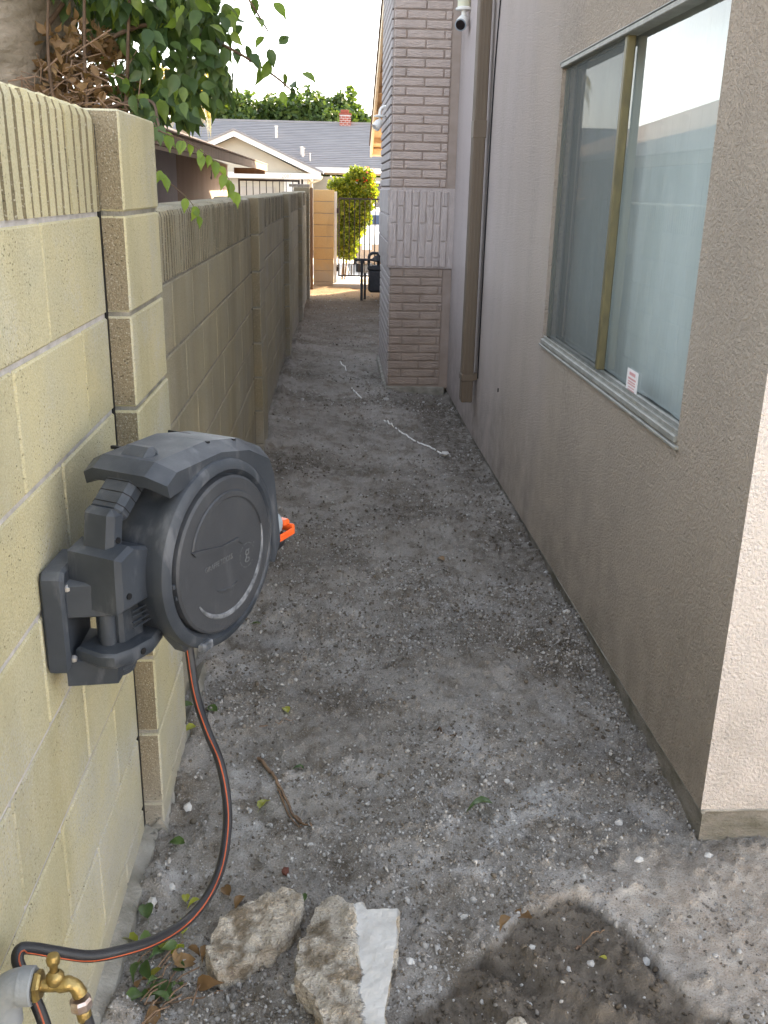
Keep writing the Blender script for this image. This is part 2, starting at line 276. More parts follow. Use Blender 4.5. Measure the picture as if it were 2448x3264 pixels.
# ------------------------------------------------------------------ mesh helpers
class MB:
    """collects shapes; build() links them as one mesh object"""
    def __init__(s): s.bm = bmesh.new()
    def face(s, vs, mi=0):
        try: f = s.bm.faces.new(vs); f.material_index = mi; return f
        except ValueError: return None
    def box(s, c, size, b=0.0, mi=0, rz=0, axmi=None):
        h = [v / 2 for v in size]; c = Vector(c); R = Matrix.Rotation(rz, 3, 'Z')
        if b <= 0:
            vs = {}
            for x in (-1, 1):
                for y in (-1, 1):
                    for z in (-1, 1): vs[x, y, z] = s.bm.verts.new(c + R @ Vector((x * h[0], y * h[1], z * h[2])))
            for a in range(3):
                for sg in (-1, 1):
                    o = [i for i in range(3) if i != a]; q = []
                    for p, r in ((-1, -1), (1, -1), (1, 1), (-1, 1)):
                        k = [0, 0, 0]; k[a] = sg; k[o[0]] = p; k[o[1]] = r; q.append(vs[tuple(k)])
                    s.face(q, axmi.get((a, sg), mi) if axmi else mi)
            return s
        vs = {}
        for x in (-1, 1):
            for y in (-1, 1):
                for z in (-1, 1):
                    for a in range(3):
                        d = [x * (h[0] - b), y * (h[1] - b), z * (h[2] - b)]; d[a] = (x, y, z)[a] * h[a]
                        vs[x, y, z, a] = s.bm.verts.new(c + R @ Vector(d))
        for a in range(3):
            o = [i for i in range(3) if i != a]
            for sg in (-1, 1):
                q = []
                for p, r in ((-1, -1), (1, -1), (1, 1), (-1, 1)):
                    k = [0, 0, 0]; k[a] = sg; k[o[0]] = p; k[o[1]] = r; q.append(vs[(*k, a)])
                s.face(q, axmi.get((a, sg), mi) if axmi else mi)
            for p in (-1, 1):
                for r in (-1, 1):
                    q = []
                    for e in (-1, 1):
                        k = [0, 0, 0]; k[a] = e; k[o[0]] = p; k[o[1]] = r; q.append((tuple(k)))
                    s.face([vs[(*q[0], o[0])], vs[(*q[0], o[1])], vs[(*q[1], o[1])], vs[(*q[1], o[0])]], mi)
        for x in (-1, 1):
            for y in (-1, 1):
                for z in (-1, 1): s.face([vs[x, y, z, a] for a in range(3)], mi)
        return s
    def tube(s, pts, r, n=10, mi=0, caps=True, flat=1.0):
        pts = [Vector(p) for p in pts]; rs = r if isinstance(r, (list, tuple)) else [r] * len(pts)
        rings = []; up = None
        for i, p in enumerate(pts):
            t = (pts[min(i + 1, len(pts) - 1)] - pts[max(i - 1, 0)]).normalized()
            if up is None: up = Vector((0, 0, 1)) if abs(t.z) < .9 else Vector((1, 0, 0))
            a = t.cross(up).normalized(); b = a.cross(t).normalized(); up = b
            rings.append([s.bm.verts.new(p + a * math.cos(2 * PI * k / n) * rs[i] + b * math.sin(2 * PI * k / n) * rs[i] * flat) for k in range(n)])
        for i in range(len(rings) - 1):
            for k in range(n): s.face([rings[i][k], rings[i][(k + 1) % n], rings[i + 1][(k + 1) % n], rings[i + 1][k]], mi)
        if caps: s.face(rings[0][::-1], mi); s.face(rings[-1], mi)
        return s
    def lathe(s, prof, o=(0, 0, 0), ax=(0, 0, 1), n=32, mi=0):
        o = Vector(o); q = Vector((0, 0, 1)).rotation_difference(Vector(ax).normalized()); rings = []
        for r, h in prof:
            if r < 1e-6: rings.append([s.bm.verts.new(o + q @ Vector((0, 0, h)))])
            else: rings.append([s.bm.verts.new(o + q @ Vector((r * math.cos(2 * PI * k / n), r * math.sin(2 * PI * k / n), h))) for k in range(n)])
        for A, B in zip(rings, rings[1:]):
            for k in range(n):
                j = (k + 1) % n
                if len(A) == 1 and len(B) == 1: continue
                if len(A) == 1: s.face([A[0], B[k], B[j]], mi)
                elif len(B) == 1: s.face([A[k], A[j], B[0]], mi)
                else: s.face([A[k], A[j], B[j], B[k]], mi)
        return s
    def prism(s, poly, fn, a, b, mi=0, inset=0):
        """poly of 2-D points; fn(u, v, w) -> 3-D; extruded w = a..b with optional chamfer"""
        cx = sum(p[0] for p in poly) / len(poly); cy = sum(p[1] for p in poly) / len(poly)
        def ring(w, k): return [s.bm.verts.new(Vector(fn(cx + (p[0] - cx) * k, cy + (p[1] - cy) * k, w))) for p in poly]
        if inset:
            sg = 1 if b > a else -1; k = 1 - inset * 2.2 / max(.01, max(p[0] for p in poly) - min(p[0] for p in poly))
            rs = [ring(a, k), ring(a + sg * inset, 1), ring(b - sg * inset, 1), ring(b, k)]
        else: rs = [ring(a, 1), ring(b, 1)]
        for A, B in zip(rs, rs[1:]):
            for i in range(len(poly)): s.face([A[i], A[(i + 1) % len(poly)], B[(i + 1) % len(poly)], B[i]], mi)
        s.face(rs[0][::-1], mi); s.face(rs[-1], mi); return s
    def quad(s, a, b, c, d, mi=0): s.face([s.bm.verts.new(Vector(v)) for v in (a, b, c, d)], mi); return s
    def mesh(s, name, mats, smooth=None):
        bmesh.ops.recalc_face_normals(s.bm, faces=s.bm.faces)
        me = bpy.data.meshes.new(name); s.bm.to_mesh(me); s.bm.free()
        for x in (mats if isinstance(mats, (list, tuple)) else [mats]): me.materials.append(m(x))
        if smooth: me.polygons.foreach_set('use_smooth', [True] * len(me.polygons)); me.set_sharp_from_angle(angle=rad(smooth))
        return me
    def build(s, name, mats, parent=None, smooth=None, **kw): return link(name, s.mesh(name, mats, smooth), parent, **kw)
def link(name, me, parent=None, loc=None, rz=0, rot=None, **kw):
    o = bpy.data.objects.new(name, me); COL.objects.link(o)
    if parent: o.parent = parent
    if loc: o.location = loc
    if rot: o.rotation_euler = rot
    elif rz: o.rotation_euler = (0, 0, rz)
    tag(o, **kw); return o
def tag(o, label=None, cat=None, group=None, kind=None):
    if label: o['label'] = label
    if cat: o['category'] = cat
    if group: o['group'] = group
    if kind: o['kind'] = kind
    return o
def thing(name, label, cat, loc=(0, 0, 0), rz=0, group=None):
    o = link(name, None, None, loc, rz, label=label, cat=cat, group=group); o.empty_display_size = .1; return o
def np_mesh(name, V, F, mat, smooth=False):
    me = bpy.data.meshes.new(name); V = np.asarray(V, np.float32); F = np.asarray(F, np.int32); k = F.shape[1]
    me.vertices.add(len(V)); me.vertices.foreach_set('co', V.ravel())
    me.loops.add(F.size); me.loops.foreach_set('vertex_index', F.ravel())
    me.polygons.add(len(F)); me.polygons.foreach_set('loop_start', np.arange(0, F.size, k, dtype=np.int32))
    me.polygons.foreach_set('loop_total', np.full(len(F), k, np.int32))
    if smooth: me.polygons.foreach_set('use_smooth', np.ones(len(F), bool))
    me.materials.append(m(mat)); me.update(calc_edges=True); me.validate(); return me
def scatter(name, tv, tf, R, P, mat, smooth=False):
    tv = np.asarray(tv, float); tf = np.asarray(tf)
    V = np.einsum('nij,vj->nvi', R, tv) + P[:, None, :]
    F = (tf[None] + (np.arange(len(P)) * len(tv))[:, None, None]).reshape(-1, tf.shape[1])
    return np_mesh(name, V.reshape(-1, 3), F, mat, smooth)
def rand_rot(n, g=rng):
    q = g.normal(size=(n, 4)); q /= np.linalg.norm(q, axis=1)[:, None]; a, b, c, d = q.T
    return np.stack([np.stack([1 - 2 * (c * c + d * d), 2 * (b * c - a * d), 2 * (b * d + a * c)], -1),
                     np.stack([2 * (b * c + a * d), 1 - 2 * (b * b + d * d), 2 * (c * d - a * b)], -1),
                     np.stack([2 * (b * d - a * c), 2 * (c * d + a * b), 1 - 2 * (b * b + c * c)], -1)], 1)
def hash2(ix, iy, sd):
    h = (ix.astype(np.int64) * 374761393 + iy.astype(np.int64) * 668265263 + sd * 982451653) & 0xffffffff
    h = ((h ^ (h >> 13)) * 1274126177) & 0xffffffff; h = h ^ (h >> 16); return (h & 0xffff) / 65535.0
def vnoise(x, y, sd=0):
    x0 = np.floor(x); y0 = np.floor(y); fx = x - x0; fy = y - y0; fx = fx * fx * (3 - 2 * fx); fy = fy * fy * (3 - 2 * fy)
    a = hash2(x0, y0, sd); b = hash2(x0 + 1, y0, sd); c = hash2(x0, y0 + 1, sd); d = hash2(x0 + 1, y0 + 1, sd)
    return (a * (1 - fx) + b * fx) * (1 - fy) + (c * (1 - fx) + d * fx) * fy - .5
def fbm(x, y, sc, oct=4, sd=0):
    v = 0; a = 1.0
    for i in range(oct): v = v + a * vnoise(x * sc, y * sc, sd + i); a *= .5; sc *= 2.03
    return v
def spline(pts, n=6):
    P = [Vector(p) for p in pts]; out = []
    for i in range(len(P) - 1):
        p0, p1, p2, p3 = P[max(i - 1, 0)], P[i], P[i + 1], P[min(i + 2, len(P) - 1)]
        for k in range(n):
            t = k / n; out.append(.5 * ((2 * p1) + (p2 - p0) * t + (2 * p0 - 5 * p1 + 4 * p2 - p3) * t * t + (3 * p1 - p0 - 3 * p2 + p3) * t ** 3))
    out.append(P[-1]); return out

# ------------------------------------------------------------------ ground
WET = [(.05, 1.2), (.15, 1.449), (.211, 1.495), (.319, 1.62), (.403, 1.688), (.473, 1.74), (.562, 1.773), (.626, 1.743), (.683, 1.661), (.709, 1.603), (.715, 1.514), (.745, 1.464), (.90, 1.41), (.95, 1.2)]
def inside(x, y, poly):
    r = np.zeros(x.shape, bool); n = len(poly)
    for i in range(n):
        (x1, y1), (x2, y2) = poly[i], poly[(i + 1) % n]
        if y1 == y2: continue
        c = ((y1 > y) != (y2 > y)) & (x < (x2 - x1) * (y - y1) / (y2 - y1) + x1); r ^= c
    return r
def softpoly(x, y, poly, w):
    d = np.full(x.shape, 9.0); n = len(poly)
    for i in range(n):
        ax, ay = poly[i]; bx, by = poly[(i + 1) % n]; dx, dy = bx - ax, by - ay
        t = np.clip(((x - ax) * dx + (y - ay) * dy) / (dx * dx + dy * dy + 1e-9), 0, 1)
        d = np.minimum(d, np.hypot(x - ax - t * dx, y - ay - t * dy))
    d = np.where(inside(x, y, poly), d, -d) + .026 * fbm(x, y, 14, 4, 40)
    return np.clip(d / w + .5, 0, 1)
def wetness(x, y): return softpoly(x, y, WET, .009)
def height(x, y):
    L = np.interp(y, [-50, 2, 4, 5.6, 9.1, 12.6, 16, 17.2, 18, 20, 26, 34], [0, .0, .03, .05, .02, -.10, -.20, -.20, -.17, -.24, -.62, -.66])
    Rr = np.interp(y, [-50, 2, 3, 6, 8, 12.6, 16, 17.2, 18, 20, 26, 34], [0, 0, .01, -.045, -.04, -.10, -.20, -.20, -.17, -.24, -.62, -.66])
    k = np.clip((x + .45) / 1.3, 0, 1); z = L * (1 - k) + Rr * k
    near = np.exp(-np.maximum(np.hypot(x - .2, (y - 4) * .25) - 2.2, 0) ** 2)
    z = z + near * (.030 * fbm(x, y, 2.2, 3, 3) + .018 * fbm(x, y, 9, 3, 9) + .008 * fbm(x, y, 38, 3, 17))
    z = z + near * .014 * np.clip(fbm(x, y, 55, 3, 23) - .12, 0, 1) * 3
    w = wetness(x, y)
    u = (x - .42) * .80 + (y - 1.5) * .60; v = -(x - .42) * .60 + (y - 1.5) * .80
    z = z - .020 * w + w * (.034 * (np.abs(np.sin(u * 20 + 1.2 * fbm(x, y, 7, 3, 31))) - .6) * np.clip(.6 + 2 * fbm(x, y, 6, 2, 33), 0, 1) + .007 * np.sin(u * 190 + 3 * fbm(x, y, 9, 2, 36)) * np.clip(3 * fbm(x, y, 5, 2, 37), 0, 1) + .016 * fbm(x, y, 30, 5, 35) + .008 * np.clip(fbm(x, y, 70, 3, 97), -.1, 1))
    z = z + .022 * np.exp(-((y - 17.9) / .25) ** 2) * (np.abs(x + .2) < .5)
    z = z + near * .026 * np.exp(-((x + .42) / .035) ** 2) * np.clip(.5 + 3 * fbm(x, y, 8, 3, 93), 0, 1.3) + near * .02 * np.exp(-((x - .955) / .05) ** 2) * np.clip(.4 + 3 * fbm(x, y, 7, 3, 95), 0, 1.3) * (y > 2.05)
    return z
def axis(segs):
    out = []
    for a, b, st in segs: out += list(np.arange(a, b - 1e-6, st))
    out.append(segs[-1][1]); return np.array(out)
gx = axis([(-120, -20, 20), (-20, -4, 4), (-4, -.64, .48), (-.64, 1.12, .0085), (1.12, 3.0, .12), (3, 20, 4), (20, 120, 20)])
gy = axis([(-60, -12, 12), (-12, -1, 1.0), (-1, 1.2, .10), (1.2, 3.4, .0085), (3.4, 9, .022), (9, 19, .07), (19, 35, 1), (35, 160, 25)])
X, Y = np.meshgrid(gx, gy); Z = height(X, Y)
V = np.stack([X, Y, Z], -1).reshape(-1, 3); nx, ny = len(gx), len(gy)
ii = (np.arange(ny - 1)[:, None] * nx + np.arange(nx - 1)[None]).ravel()
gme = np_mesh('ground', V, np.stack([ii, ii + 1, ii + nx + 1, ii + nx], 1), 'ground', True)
def addattr(me, name, arr):
    a = me.attributes.new(name, 'FLOAT', 'POINT'); a.data.foreach_set('value', np.asarray(arr, np.float32).ravel())
addattr(gme, 'wet', wetness(X, Y))
DRY = [(.52, 1.78), (.62, 1.80), (.74, 1.66), (.76, 1.50), (1.2, 1.36), (2.5, 1.3), (2.5, 2.0), (1.0, 1.93), (.80, 1.88)]
U_ = (X - .42) * .80 + (Y - 1.5) * .60
addattr(gme, 'rut', np.clip(1 - 1.6 * np.abs(np.sin(U_ * 20 + 1.2 * fbm(X, Y, 7, 3, 31))), 0, 1) * np.clip(.4 + 2.5 * fbm(X, Y, 6, 3, 91), 0, 1))
addattr(gme, 'dry', np.clip(softpoly(X, Y, DRY, .16), 0, 1))
soil = np.clip(-.5 * np.exp(-((X - .15) / .4) ** 2 - ((Y - 2.0) / .5) ** 2) + 2.1 * fbm(X, Y, 2.6, 4, 81) + .75 * np.exp(-((X - .86) / .22) ** 2) * np.clip((Y - 2.1) / .6, 0, 1) + .25 * np.clip((Y - 2.6) / 2, 0, 1) - .12, 0, 1)
addattr(gme, 'soil', soil)
addattr(gme, 'dust', np.clip(.95 - .16 * (Y - 1.6), .05, .9) * np.clip(.75 + 2.4 * fbm(X, Y, 1.9, 3, 51) - .35 * np.clip((X - .5) / .4, 0, 1) * (Y > 2.3) + .62 * np.exp(-((X - .15) / .45) ** 2 - ((Y - 2.0) / .6) ** 2) + .3 * np.exp(-((X + .33) / .15) ** 2 - ((Y - 2.6) / .8) ** 2), .0, 1.0))
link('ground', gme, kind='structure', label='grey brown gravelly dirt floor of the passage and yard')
def gz(x, y): return float(height(np.array([x], float), np.array([y], float))[0])
MB().prism([(18.2, -.7), (18.2, -.155), (26, -.585), (32, -.62), (32, -.9)], lambda u, v, w: (w, u, v), -.9, 3.2).build('driveway', 'slab', kind='structure', label='bright sunlit concrete driveway beyond the gate')
MB().box((0, 33, -.70), (200, 7, .1)).build('street', 'asphalt', kind='structure', label='dark asphalt street in front of the far house')
# pebbles
t_ = (1 + 5 ** .5) / 2
ICO_V = np.array([(-1, t_, 0), (1, t_, 0), (-1, -t_, 0), (1, -t_, 0), (0, -1, t_), (0, 1, t_), (0, -1, -t_), (0, 1, -t_), (t_, 0, -1), (t_, 0, 1), (-t_, 0, -1), (-t_, 0, 1)]) / 1.9
ICO_F = np.array([(0, 11, 5), (0, 5, 1), (0, 1, 7), (0, 7, 10), (0, 10, 11), (1, 5, 9), (5, 11, 4), (11, 10, 2), (10, 7, 6), (7, 1, 8), (3, 9, 4), (3, 4, 2), (3, 2, 6), (3, 6, 8), (3, 8, 9), (4, 9, 5), (2, 4, 11), (6, 2, 10), (8, 6, 7), (9, 8, 1)])
def pebbles(n, x0, x1, y0, y1, smin, smax, pw, seed):
    g = np.random.default_rng(seed)
    x = g.uniform(x0, x1, n * 3); y = y0 + (y1 - y0) * g.uniform(0, 1, n * 3) ** 1.3
    keep = (fbm(x, y, 3.2, 3, 61) + .25 * g.normal(size=x.size) > -.05) & (g.uniform(0, 1, x.size) > .85 * wetness(x, y)) & ((x < .97) | (y < 1.95)) & ~((x < -.41) & (g.uniform(0, 1, x.size) < .5))
    x = x[keep][:n]; y = y[keep][:n]; n = len(x)
    s = smin + (smax - smin) * g.uniform(0, 1, n) ** pw
    R = rand_rot(n, g); sc = np.stack([s * g.uniform(.7, 1.3, n), s * g.uniform(.6, 1.1, n), s * g.uniform(.4, .8, n)], -1)
    return R * sc[:, None, :], np.stack([x, y, height(x, y) + s * .22], -1)
R1, P1 = pebbles(38000, -.46, 1.0, 1.3, 4.2, .0010, .0060, 2.7, 1); R2, P2 = pebbles(8000, -.46, .96, 2.6, 8.5, .002, .010, 3.0, 2)
R3, P3 = pebbles(2600, -.44, .96, 1.35, 5.0, .004, .0098, 2.2, 3); R4, P4 = pebbles(1300, -.44, .9, 7, 17, .004, .014, 2.5, 4)
ico_j = ICO_V * (1 + .28 * (rng.uniform(size=(12, 1)) - .5) * 2)
link('gravel', scatter('gravel', ico_j, ICO_F, np.concatenate([R1, R2, R3, R4]), np.concatenate([P1, P2, P3, P4]), 'pebble'), kind='stuff', label='pale gravel and concrete crumbs scattered over the dirt')

def clods(n, seed):
    g = np.random.default_rng(seed); x = g.uniform(-.42, .97, n * 6); y = g.uniform(1.32, 6.0, n * 6); w = wetness(x, y)
    band = np.exp(-((x - .84) / .16) ** 2) * (y > 2.1); sp = np.clip(1.6 * fbm(x, y, 2.6, 4, 81), 0, 1)
    k = g.uniform(0, 1, x.size) < np.clip(.85 * w + .22 * band + .16 * sp * (y > 2.6), 0, 1); x = x[k][:n]; y = y[k][:n]; n = len(x); s = .0018 + .0070 * g.uniform(0, 1, n) ** 3.6
    sc = np.stack([s * g.uniform(.8, 1.4, n), s * g.uniform(.7, 1.1, n), s * g.uniform(.5, .9, n)], -1)
    return rand_rot(n, g) * sc[:, None, :], np.stack([x, y, height(x, y) + s * .15], -1)
Rc, Pc = clods(4200, 15)
link('soil_clods', scatter('soil_clods', ico_j, ICO_F, Rc, Pc, 'clod'), kind='stuff', label='dark crumbs of soil over the wet patch and along the house')
# ------------------------------------------------------------------ block wall
C = .2032; WX = -.477; TOP = 1.717; TH = .152
_bm = {}
def block_mesh(ly, lx, mat, kind='plain'):
    key = (round(ly, 3), round(lx, 3), mat, kind)
    if key in _bm: return _bm[key]
    if kind == 'fluted':
        b = MB(); n = max(2, int(round(ly / .0452))); ys = []; off = []
        for i in range(n):
            y0 = -ly / 2 + ly * i / n; w = ly / n
            for f, d in ((.0, 0), (.72, 0), (.77, .008), (.93, .008)): ys.append(y0 + w * f); off.append(d)
        ys.append(ly / 2); off.append(0)
        h = .194; rows = [(-h / 2, 0, 1), (h / 2 - .022, 0, 1), (h / 2 - .007, .005, .7), (h / 2, .020, 0)]
        g = [[b.bm.verts.new((lx / 2 - d * k - r + .0012 * random.uniform(-1, 1), y, z + (.0022 * random.uniform(-1, 1) if r else 0))) for y, d in zip(ys, off)] for z, r, k in rows]
        for A, B in zip(g, g[1:]):
            for i in range(len(ys) - 1): b.face([A[i], A[i + 1], B[i + 1], B[i]], 1 if i % 4 and A is not g[2] else 0)
        bk = [b.bm.verts.new((-lx / 2, y, z)) for y, z in ((-ly / 2, -h / 2), (ly / 2, -h / 2), (ly / 2, h / 2), (-ly / 2, h / 2))]
        b.face([bk[3], bk[2]] + g[-1][::-1]); b.face(bk)
        b.face([bk[0], bk[3]] + [r[0] for r in g[::-1]]); b.face([bk[1], bk[2]] + [r[-1] for r in g[::-1]])
        me = b.mesh('block', [mat, 'groove' if mat == 'block' else 'groove_far'])
    elif kind == 'pilaster':
        me = MB().box((0, 0, 0), (lx, ly, .194), .004, 0, axmi={(1, -1): 1, (1, 1): 1}).mesh('block', [mat, 'split'])
    else: me = MB().box((0, 0, 0), (lx, ly, .194), .0035).mesh('block', mat)
    _bm[key] = me; return me
def wall_panel(y0, y1, top, base, mat, label, joint0=None, flute=True, mort='mortar'):
    t = thing('block_wall', label, 'wall', (WX, y0, base), group='panels of the block wall')
    def put(name, me, x, y, z): return link(name, me, t, (x - WX, y - y0, z - base))
    k = 0; z = top - .194 / 2 - .001
    while z + .1 > base - .02:
        j = (joint0 if k % 2 == 0 else joint0 - .2032); edges = [y1]
        while j > y0 + .03:
            if j < y1 - .03: edges.append(j)
            j -= .4064
        jj = (joint0 if k % 2 == 0 else joint0 - .2032) + .4064
        while jj < y1 - .03: edges.append(jj); jj += .4064
        edges = sorted(edges + [y0])
        for a, b in zip(edges, edges[1:]):
            ly = b - a - (.007 if b < y1 and a > y0 else .0035)
            ya = a + (.0035 if a > y0 else 0)
            put('block', block_mesh(ly, TH, mat, 'fluted' if k == 0 and flute else 'plain'), WX - TH / 2 + random.uniform(-.0008, .0008), ya + ly / 2, z)
        k += 1; z -= C
    mt = top - C + .012
    put('mortar', MB().box((0, 0, 0), (TH - .009, y1 - y0 - .004, mt - base + .1), 0).mesh('mortar', mort), WX - TH / 2, (y0 + y1) / 2, (mt + base - .1) / 2)
    put('core', MB().box((0, 0, 0), (TH - .04, y1 - y0 - .03, .17), 0).mesh('core', mort), WX - TH / 2, (y0 + y1) / 2, top - .105)
    put('gap_shade_strip', MB().box((0, 0, 0), (.10, .017, top - base - .03), 0).mesh('joint', 'black'), WX - .0515, y1 + .0096, (top - .03 + base) / 2)  # black strip standing in for the shade in the gap before the pilaster
    return t
def pilaster(y0, top, base, mat, label, px=-.430, depth=.385):
    t = thing('block_pilaster', label, 'pillar', (px, y0, base), group='block pilasters along the wall')
    z = top - .098; lx = .25
    while z + .1 > base - .02:
        link('block', block_mesh(depth, lx, mat, 'pilaster'), t, (-lx / 2 + random.uniform(-.0015, .0015), depth / 2 + random.uniform(-.002, .002), z - base)); z -= C
    link('mortar', MB().box((0, 0, 0), (lx - .012, depth - .012, top - base - .03), 0).mesh('mortar', 'mortar_dk' if mat != 'block' else 'concrete'), t, (-lx / 2, depth / 2, (top - base - .03) / 2 - .02))
    return t
PY = [2.045, 5.57, 9.1, 12.62, 16.1]; GB = [-.01, .05, .02, -.11, -.21]
wall_panel(-3.2, 2.024, TOP, -.02, 'block', 'tall near panel of yellowish block wall with fluted top course, behind the hose reel', 1.82)
pnames = ['pilaster just beyond the hose reel, tallest with yellowish side', 'second block pilaster from the hose reel', 'third block pilaster from the hose reel', 'fourth block pilaster, next to last before the gate', 'last block pilaster before the wooden post']
for i, y in enumerate(PY):
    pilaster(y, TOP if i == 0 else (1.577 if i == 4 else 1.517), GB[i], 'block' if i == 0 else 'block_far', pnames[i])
wn_ = ['lower wall panel between the first and second pilasters, with striped fluted top', 'grey wall panel between the second and third pilasters', 'short looking wall panel between the third and fourth pilasters', 'last wall panel before the wooden post, mostly hidden']
for i in range(4):
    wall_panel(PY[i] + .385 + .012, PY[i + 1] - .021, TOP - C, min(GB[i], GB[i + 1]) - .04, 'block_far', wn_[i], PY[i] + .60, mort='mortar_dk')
b = MB(); b.prism([(-.60, -.12), (-.60, .02), (WX - .002, .034), (WX + .030, .014), (WX + .048, -.12)], lambda u, v, w: (u, w, v), -3.2, 2.04)
b.prism([(-.60, -.12), (-.44, .05), (-.425, .02), (-.40, -.12)], lambda u, v, w: (u, w, v), 2.04, 2.9)
b.build('wall_footing', 'concrete', label='rough concrete ledge along the foot of the near block wall', cat='footing')

# ------------------------------------------------------------------ house on the right
HX = .93; HY0, HY1 = 1.975, 18.2; WY0, WY1, WZ0, WZ1 = 2.45, 4.225, .937, 2.084
def roofz(y): return 2.31 + .385 * (min(y, 20.6 - y) - 1.36)
house = thing('house', 'pinkish brown stucco house with brick chimney and sliding window along the passage', 'house', (HX, HY0, 0))
hp = lambda p: (p[0] - HX, p[1] - HY0, p[2])
def hb(mb, name, mats, parent=house, smooth=None, **kw):
    bmesh.ops.translate(mb.bm, verts=mb.bm.verts, vec=(-HX, -HY0, 0)); return mb.build(name, mats, parent, smooth, **kw)
b = MB()
def wq(y0, y1, za, zb, zc, zd): b.quad((HX, y0, za), (HX, y1, zb), (HX, y1, zc), (HX, y0, zd))
sb = lambda y: float(np.interp(y, [1.9, 3, 6.2, 8, 12, 16, 19], [.104, .066, -.005, -.005, -.06, -.15, -.15]))
ysb = [HY0, WY0, WY1, 6.2, 7.8, 10.3, 14, HY1]
for a, c in zip(ysb, ysb[1:]):
    if a == WY0: wq(a, c, sb(a), sb(c), WZ0, WZ0); wq(a, c, WZ1, WZ1, roofz(c) - .05, roofz(a) - .05)
    else: wq(a, c, sb(a), sb(c), WZ0, WZ0); wq(a, c, WZ0, WZ0, WZ1, WZ1); wq(a, c, WZ1, WZ1, roofz(c) - .05, roofz(a) - .05)
RV = .06  # window reveal
b.quad((HX, WY0, WZ0), (HX + RV, WY0, WZ0), (HX + RV, WY0, WZ1), (HX, WY0, WZ1)); b.quad((HX, WY1, WZ0), (HX, WY1, WZ1), (HX + RV, WY1, WZ1), (HX + RV, WY1, WZ0))
b.quad((HX, WY0, WZ1), (HX + RV, WY0, WZ1), (HX + RV, WY1, WZ1), (HX, WY1, WZ1)); b.quad((HX, WY0, WZ0), (HX, WY1, WZ0), (HX + RV, WY1, WZ0), (HX + RV, WY0, WZ0))
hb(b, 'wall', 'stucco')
b = MB(); b.quad((HX, HY0, .104), (HX, HY0, 2.45), (10, HY0, 2.45), (10, HY0, .104)); b.quad((HX, HY0, .104), (10, HY0, .104), (10, HY0 + .03, .1), (HX, HY0 + .03, .1))
b.quad((10, HY0, .104), (10, HY1, -.2), (10, HY1, 2.3), (10, HY0, 2.45)); b.quad((HX, HY1, -.3), (10, HY1, -.3), (10, HY1, 2.5), (HX, HY1, 2.5))
hb(b, 'end_wall', 'stucco_end', label='pale pinkish end wall at the near corner')
b = MB(); b.prism([(HX + .012, -.3), (10, -.3), (10, .098), (HX + .012, .098)], lambda u, v, w: (u, w, v), HY0 + .012, 2.9)
b.prism([(HX + .014, -.3), (HX + .5, -.3), (HX + .5, .06), (HX + .014, .06)], lambda u, v, w: (u, w, v), 2.9, 6)
b.prism([(HX + .012, -.4), (HX + .5, -.4), (HX + .5, .0), (HX + .012, .0)], lambda u, v, w: (u, w, v), 6, HY1)
bmesh.ops.subdivide_edges(b.bm, edges=[e for e in b.bm.edges if e.calc_length() > .6 and e.calc_length() < 3.2], cuts=6)
hb(b, 'footing', 'footing', label='mossy concrete footing under the stucco')
b = MB(); b.tube([(HX + .006, y, sb(y) - .003) for y in np.linspace(HY0 - .004, 8, 20)], .006, 6); b.tube([(HX, HY0 + .004, .101), (10, HY0 + .004, .101)], .006, 6)
hb(b, 'weep_screed', 'concrete')
# roof and rake soffit
RX = .65
def rp(y, d=0): return roofz(y) + d
b = MB()
for ya, yb_ in ((1.36, 10.3), (10.3, 19.24)):
    b.prism([(ya, rp(ya, .03)), (yb_, rp(yb_, .03)), (yb_, rp(yb_, .13)), (ya, rp(ya, .13))], lambda u, v, w: (w, u, v), RX - .02, 10.3)
hb(b, 'roof', 'shingle_n')
b = MB()
for ya, yb_ in ((1.36, 10.3), (10.3, 19.24)):
    b.prism([(ya, rp(ya, 0)), (yb_, rp(yb_, 0)), (yb_, rp(yb_, .028)), (ya, rp(ya, .028))], lambda u, v, w: (w, u, v), RX + .04, HX + .2)
hb(b, 'soffit', 'soffit')
b = MB()
for ya, yb_ in ((1.36, 10.3), (10.3, 19.28)):
    b.prism([(ya, rp(ya, -.15)), (yb_, rp(yb_, -.15)), (yb_, rp(yb_, .03)), (ya, rp(ya, .03))], lambda u, v, w: (w, u, v), RX, RX + .04)
b.box((5.3, 19.26, roofz(19.24) - .06), (9.3, .04, .18)); hb(b, 'rake_fascia', 'fascia', label='pale rake board at the roof edge')
lm = None
for y in np.arange(11.5, 19.3, .61):
    if lm is None: lm = MB().box((0, 0, 0), (HX - RX - .05, .045, .11), .004).mesh('lookout', 'soffit')
    link('lookout', lm, house, hp(((HX + RX + .04) / 2, y, roofz(y) - .06)), rot=(-.367, 0, 0))
link('lookout', lm, house, hp(((HX + RX + .04) / 2, 19.20, roofz(19.24) - .07)))
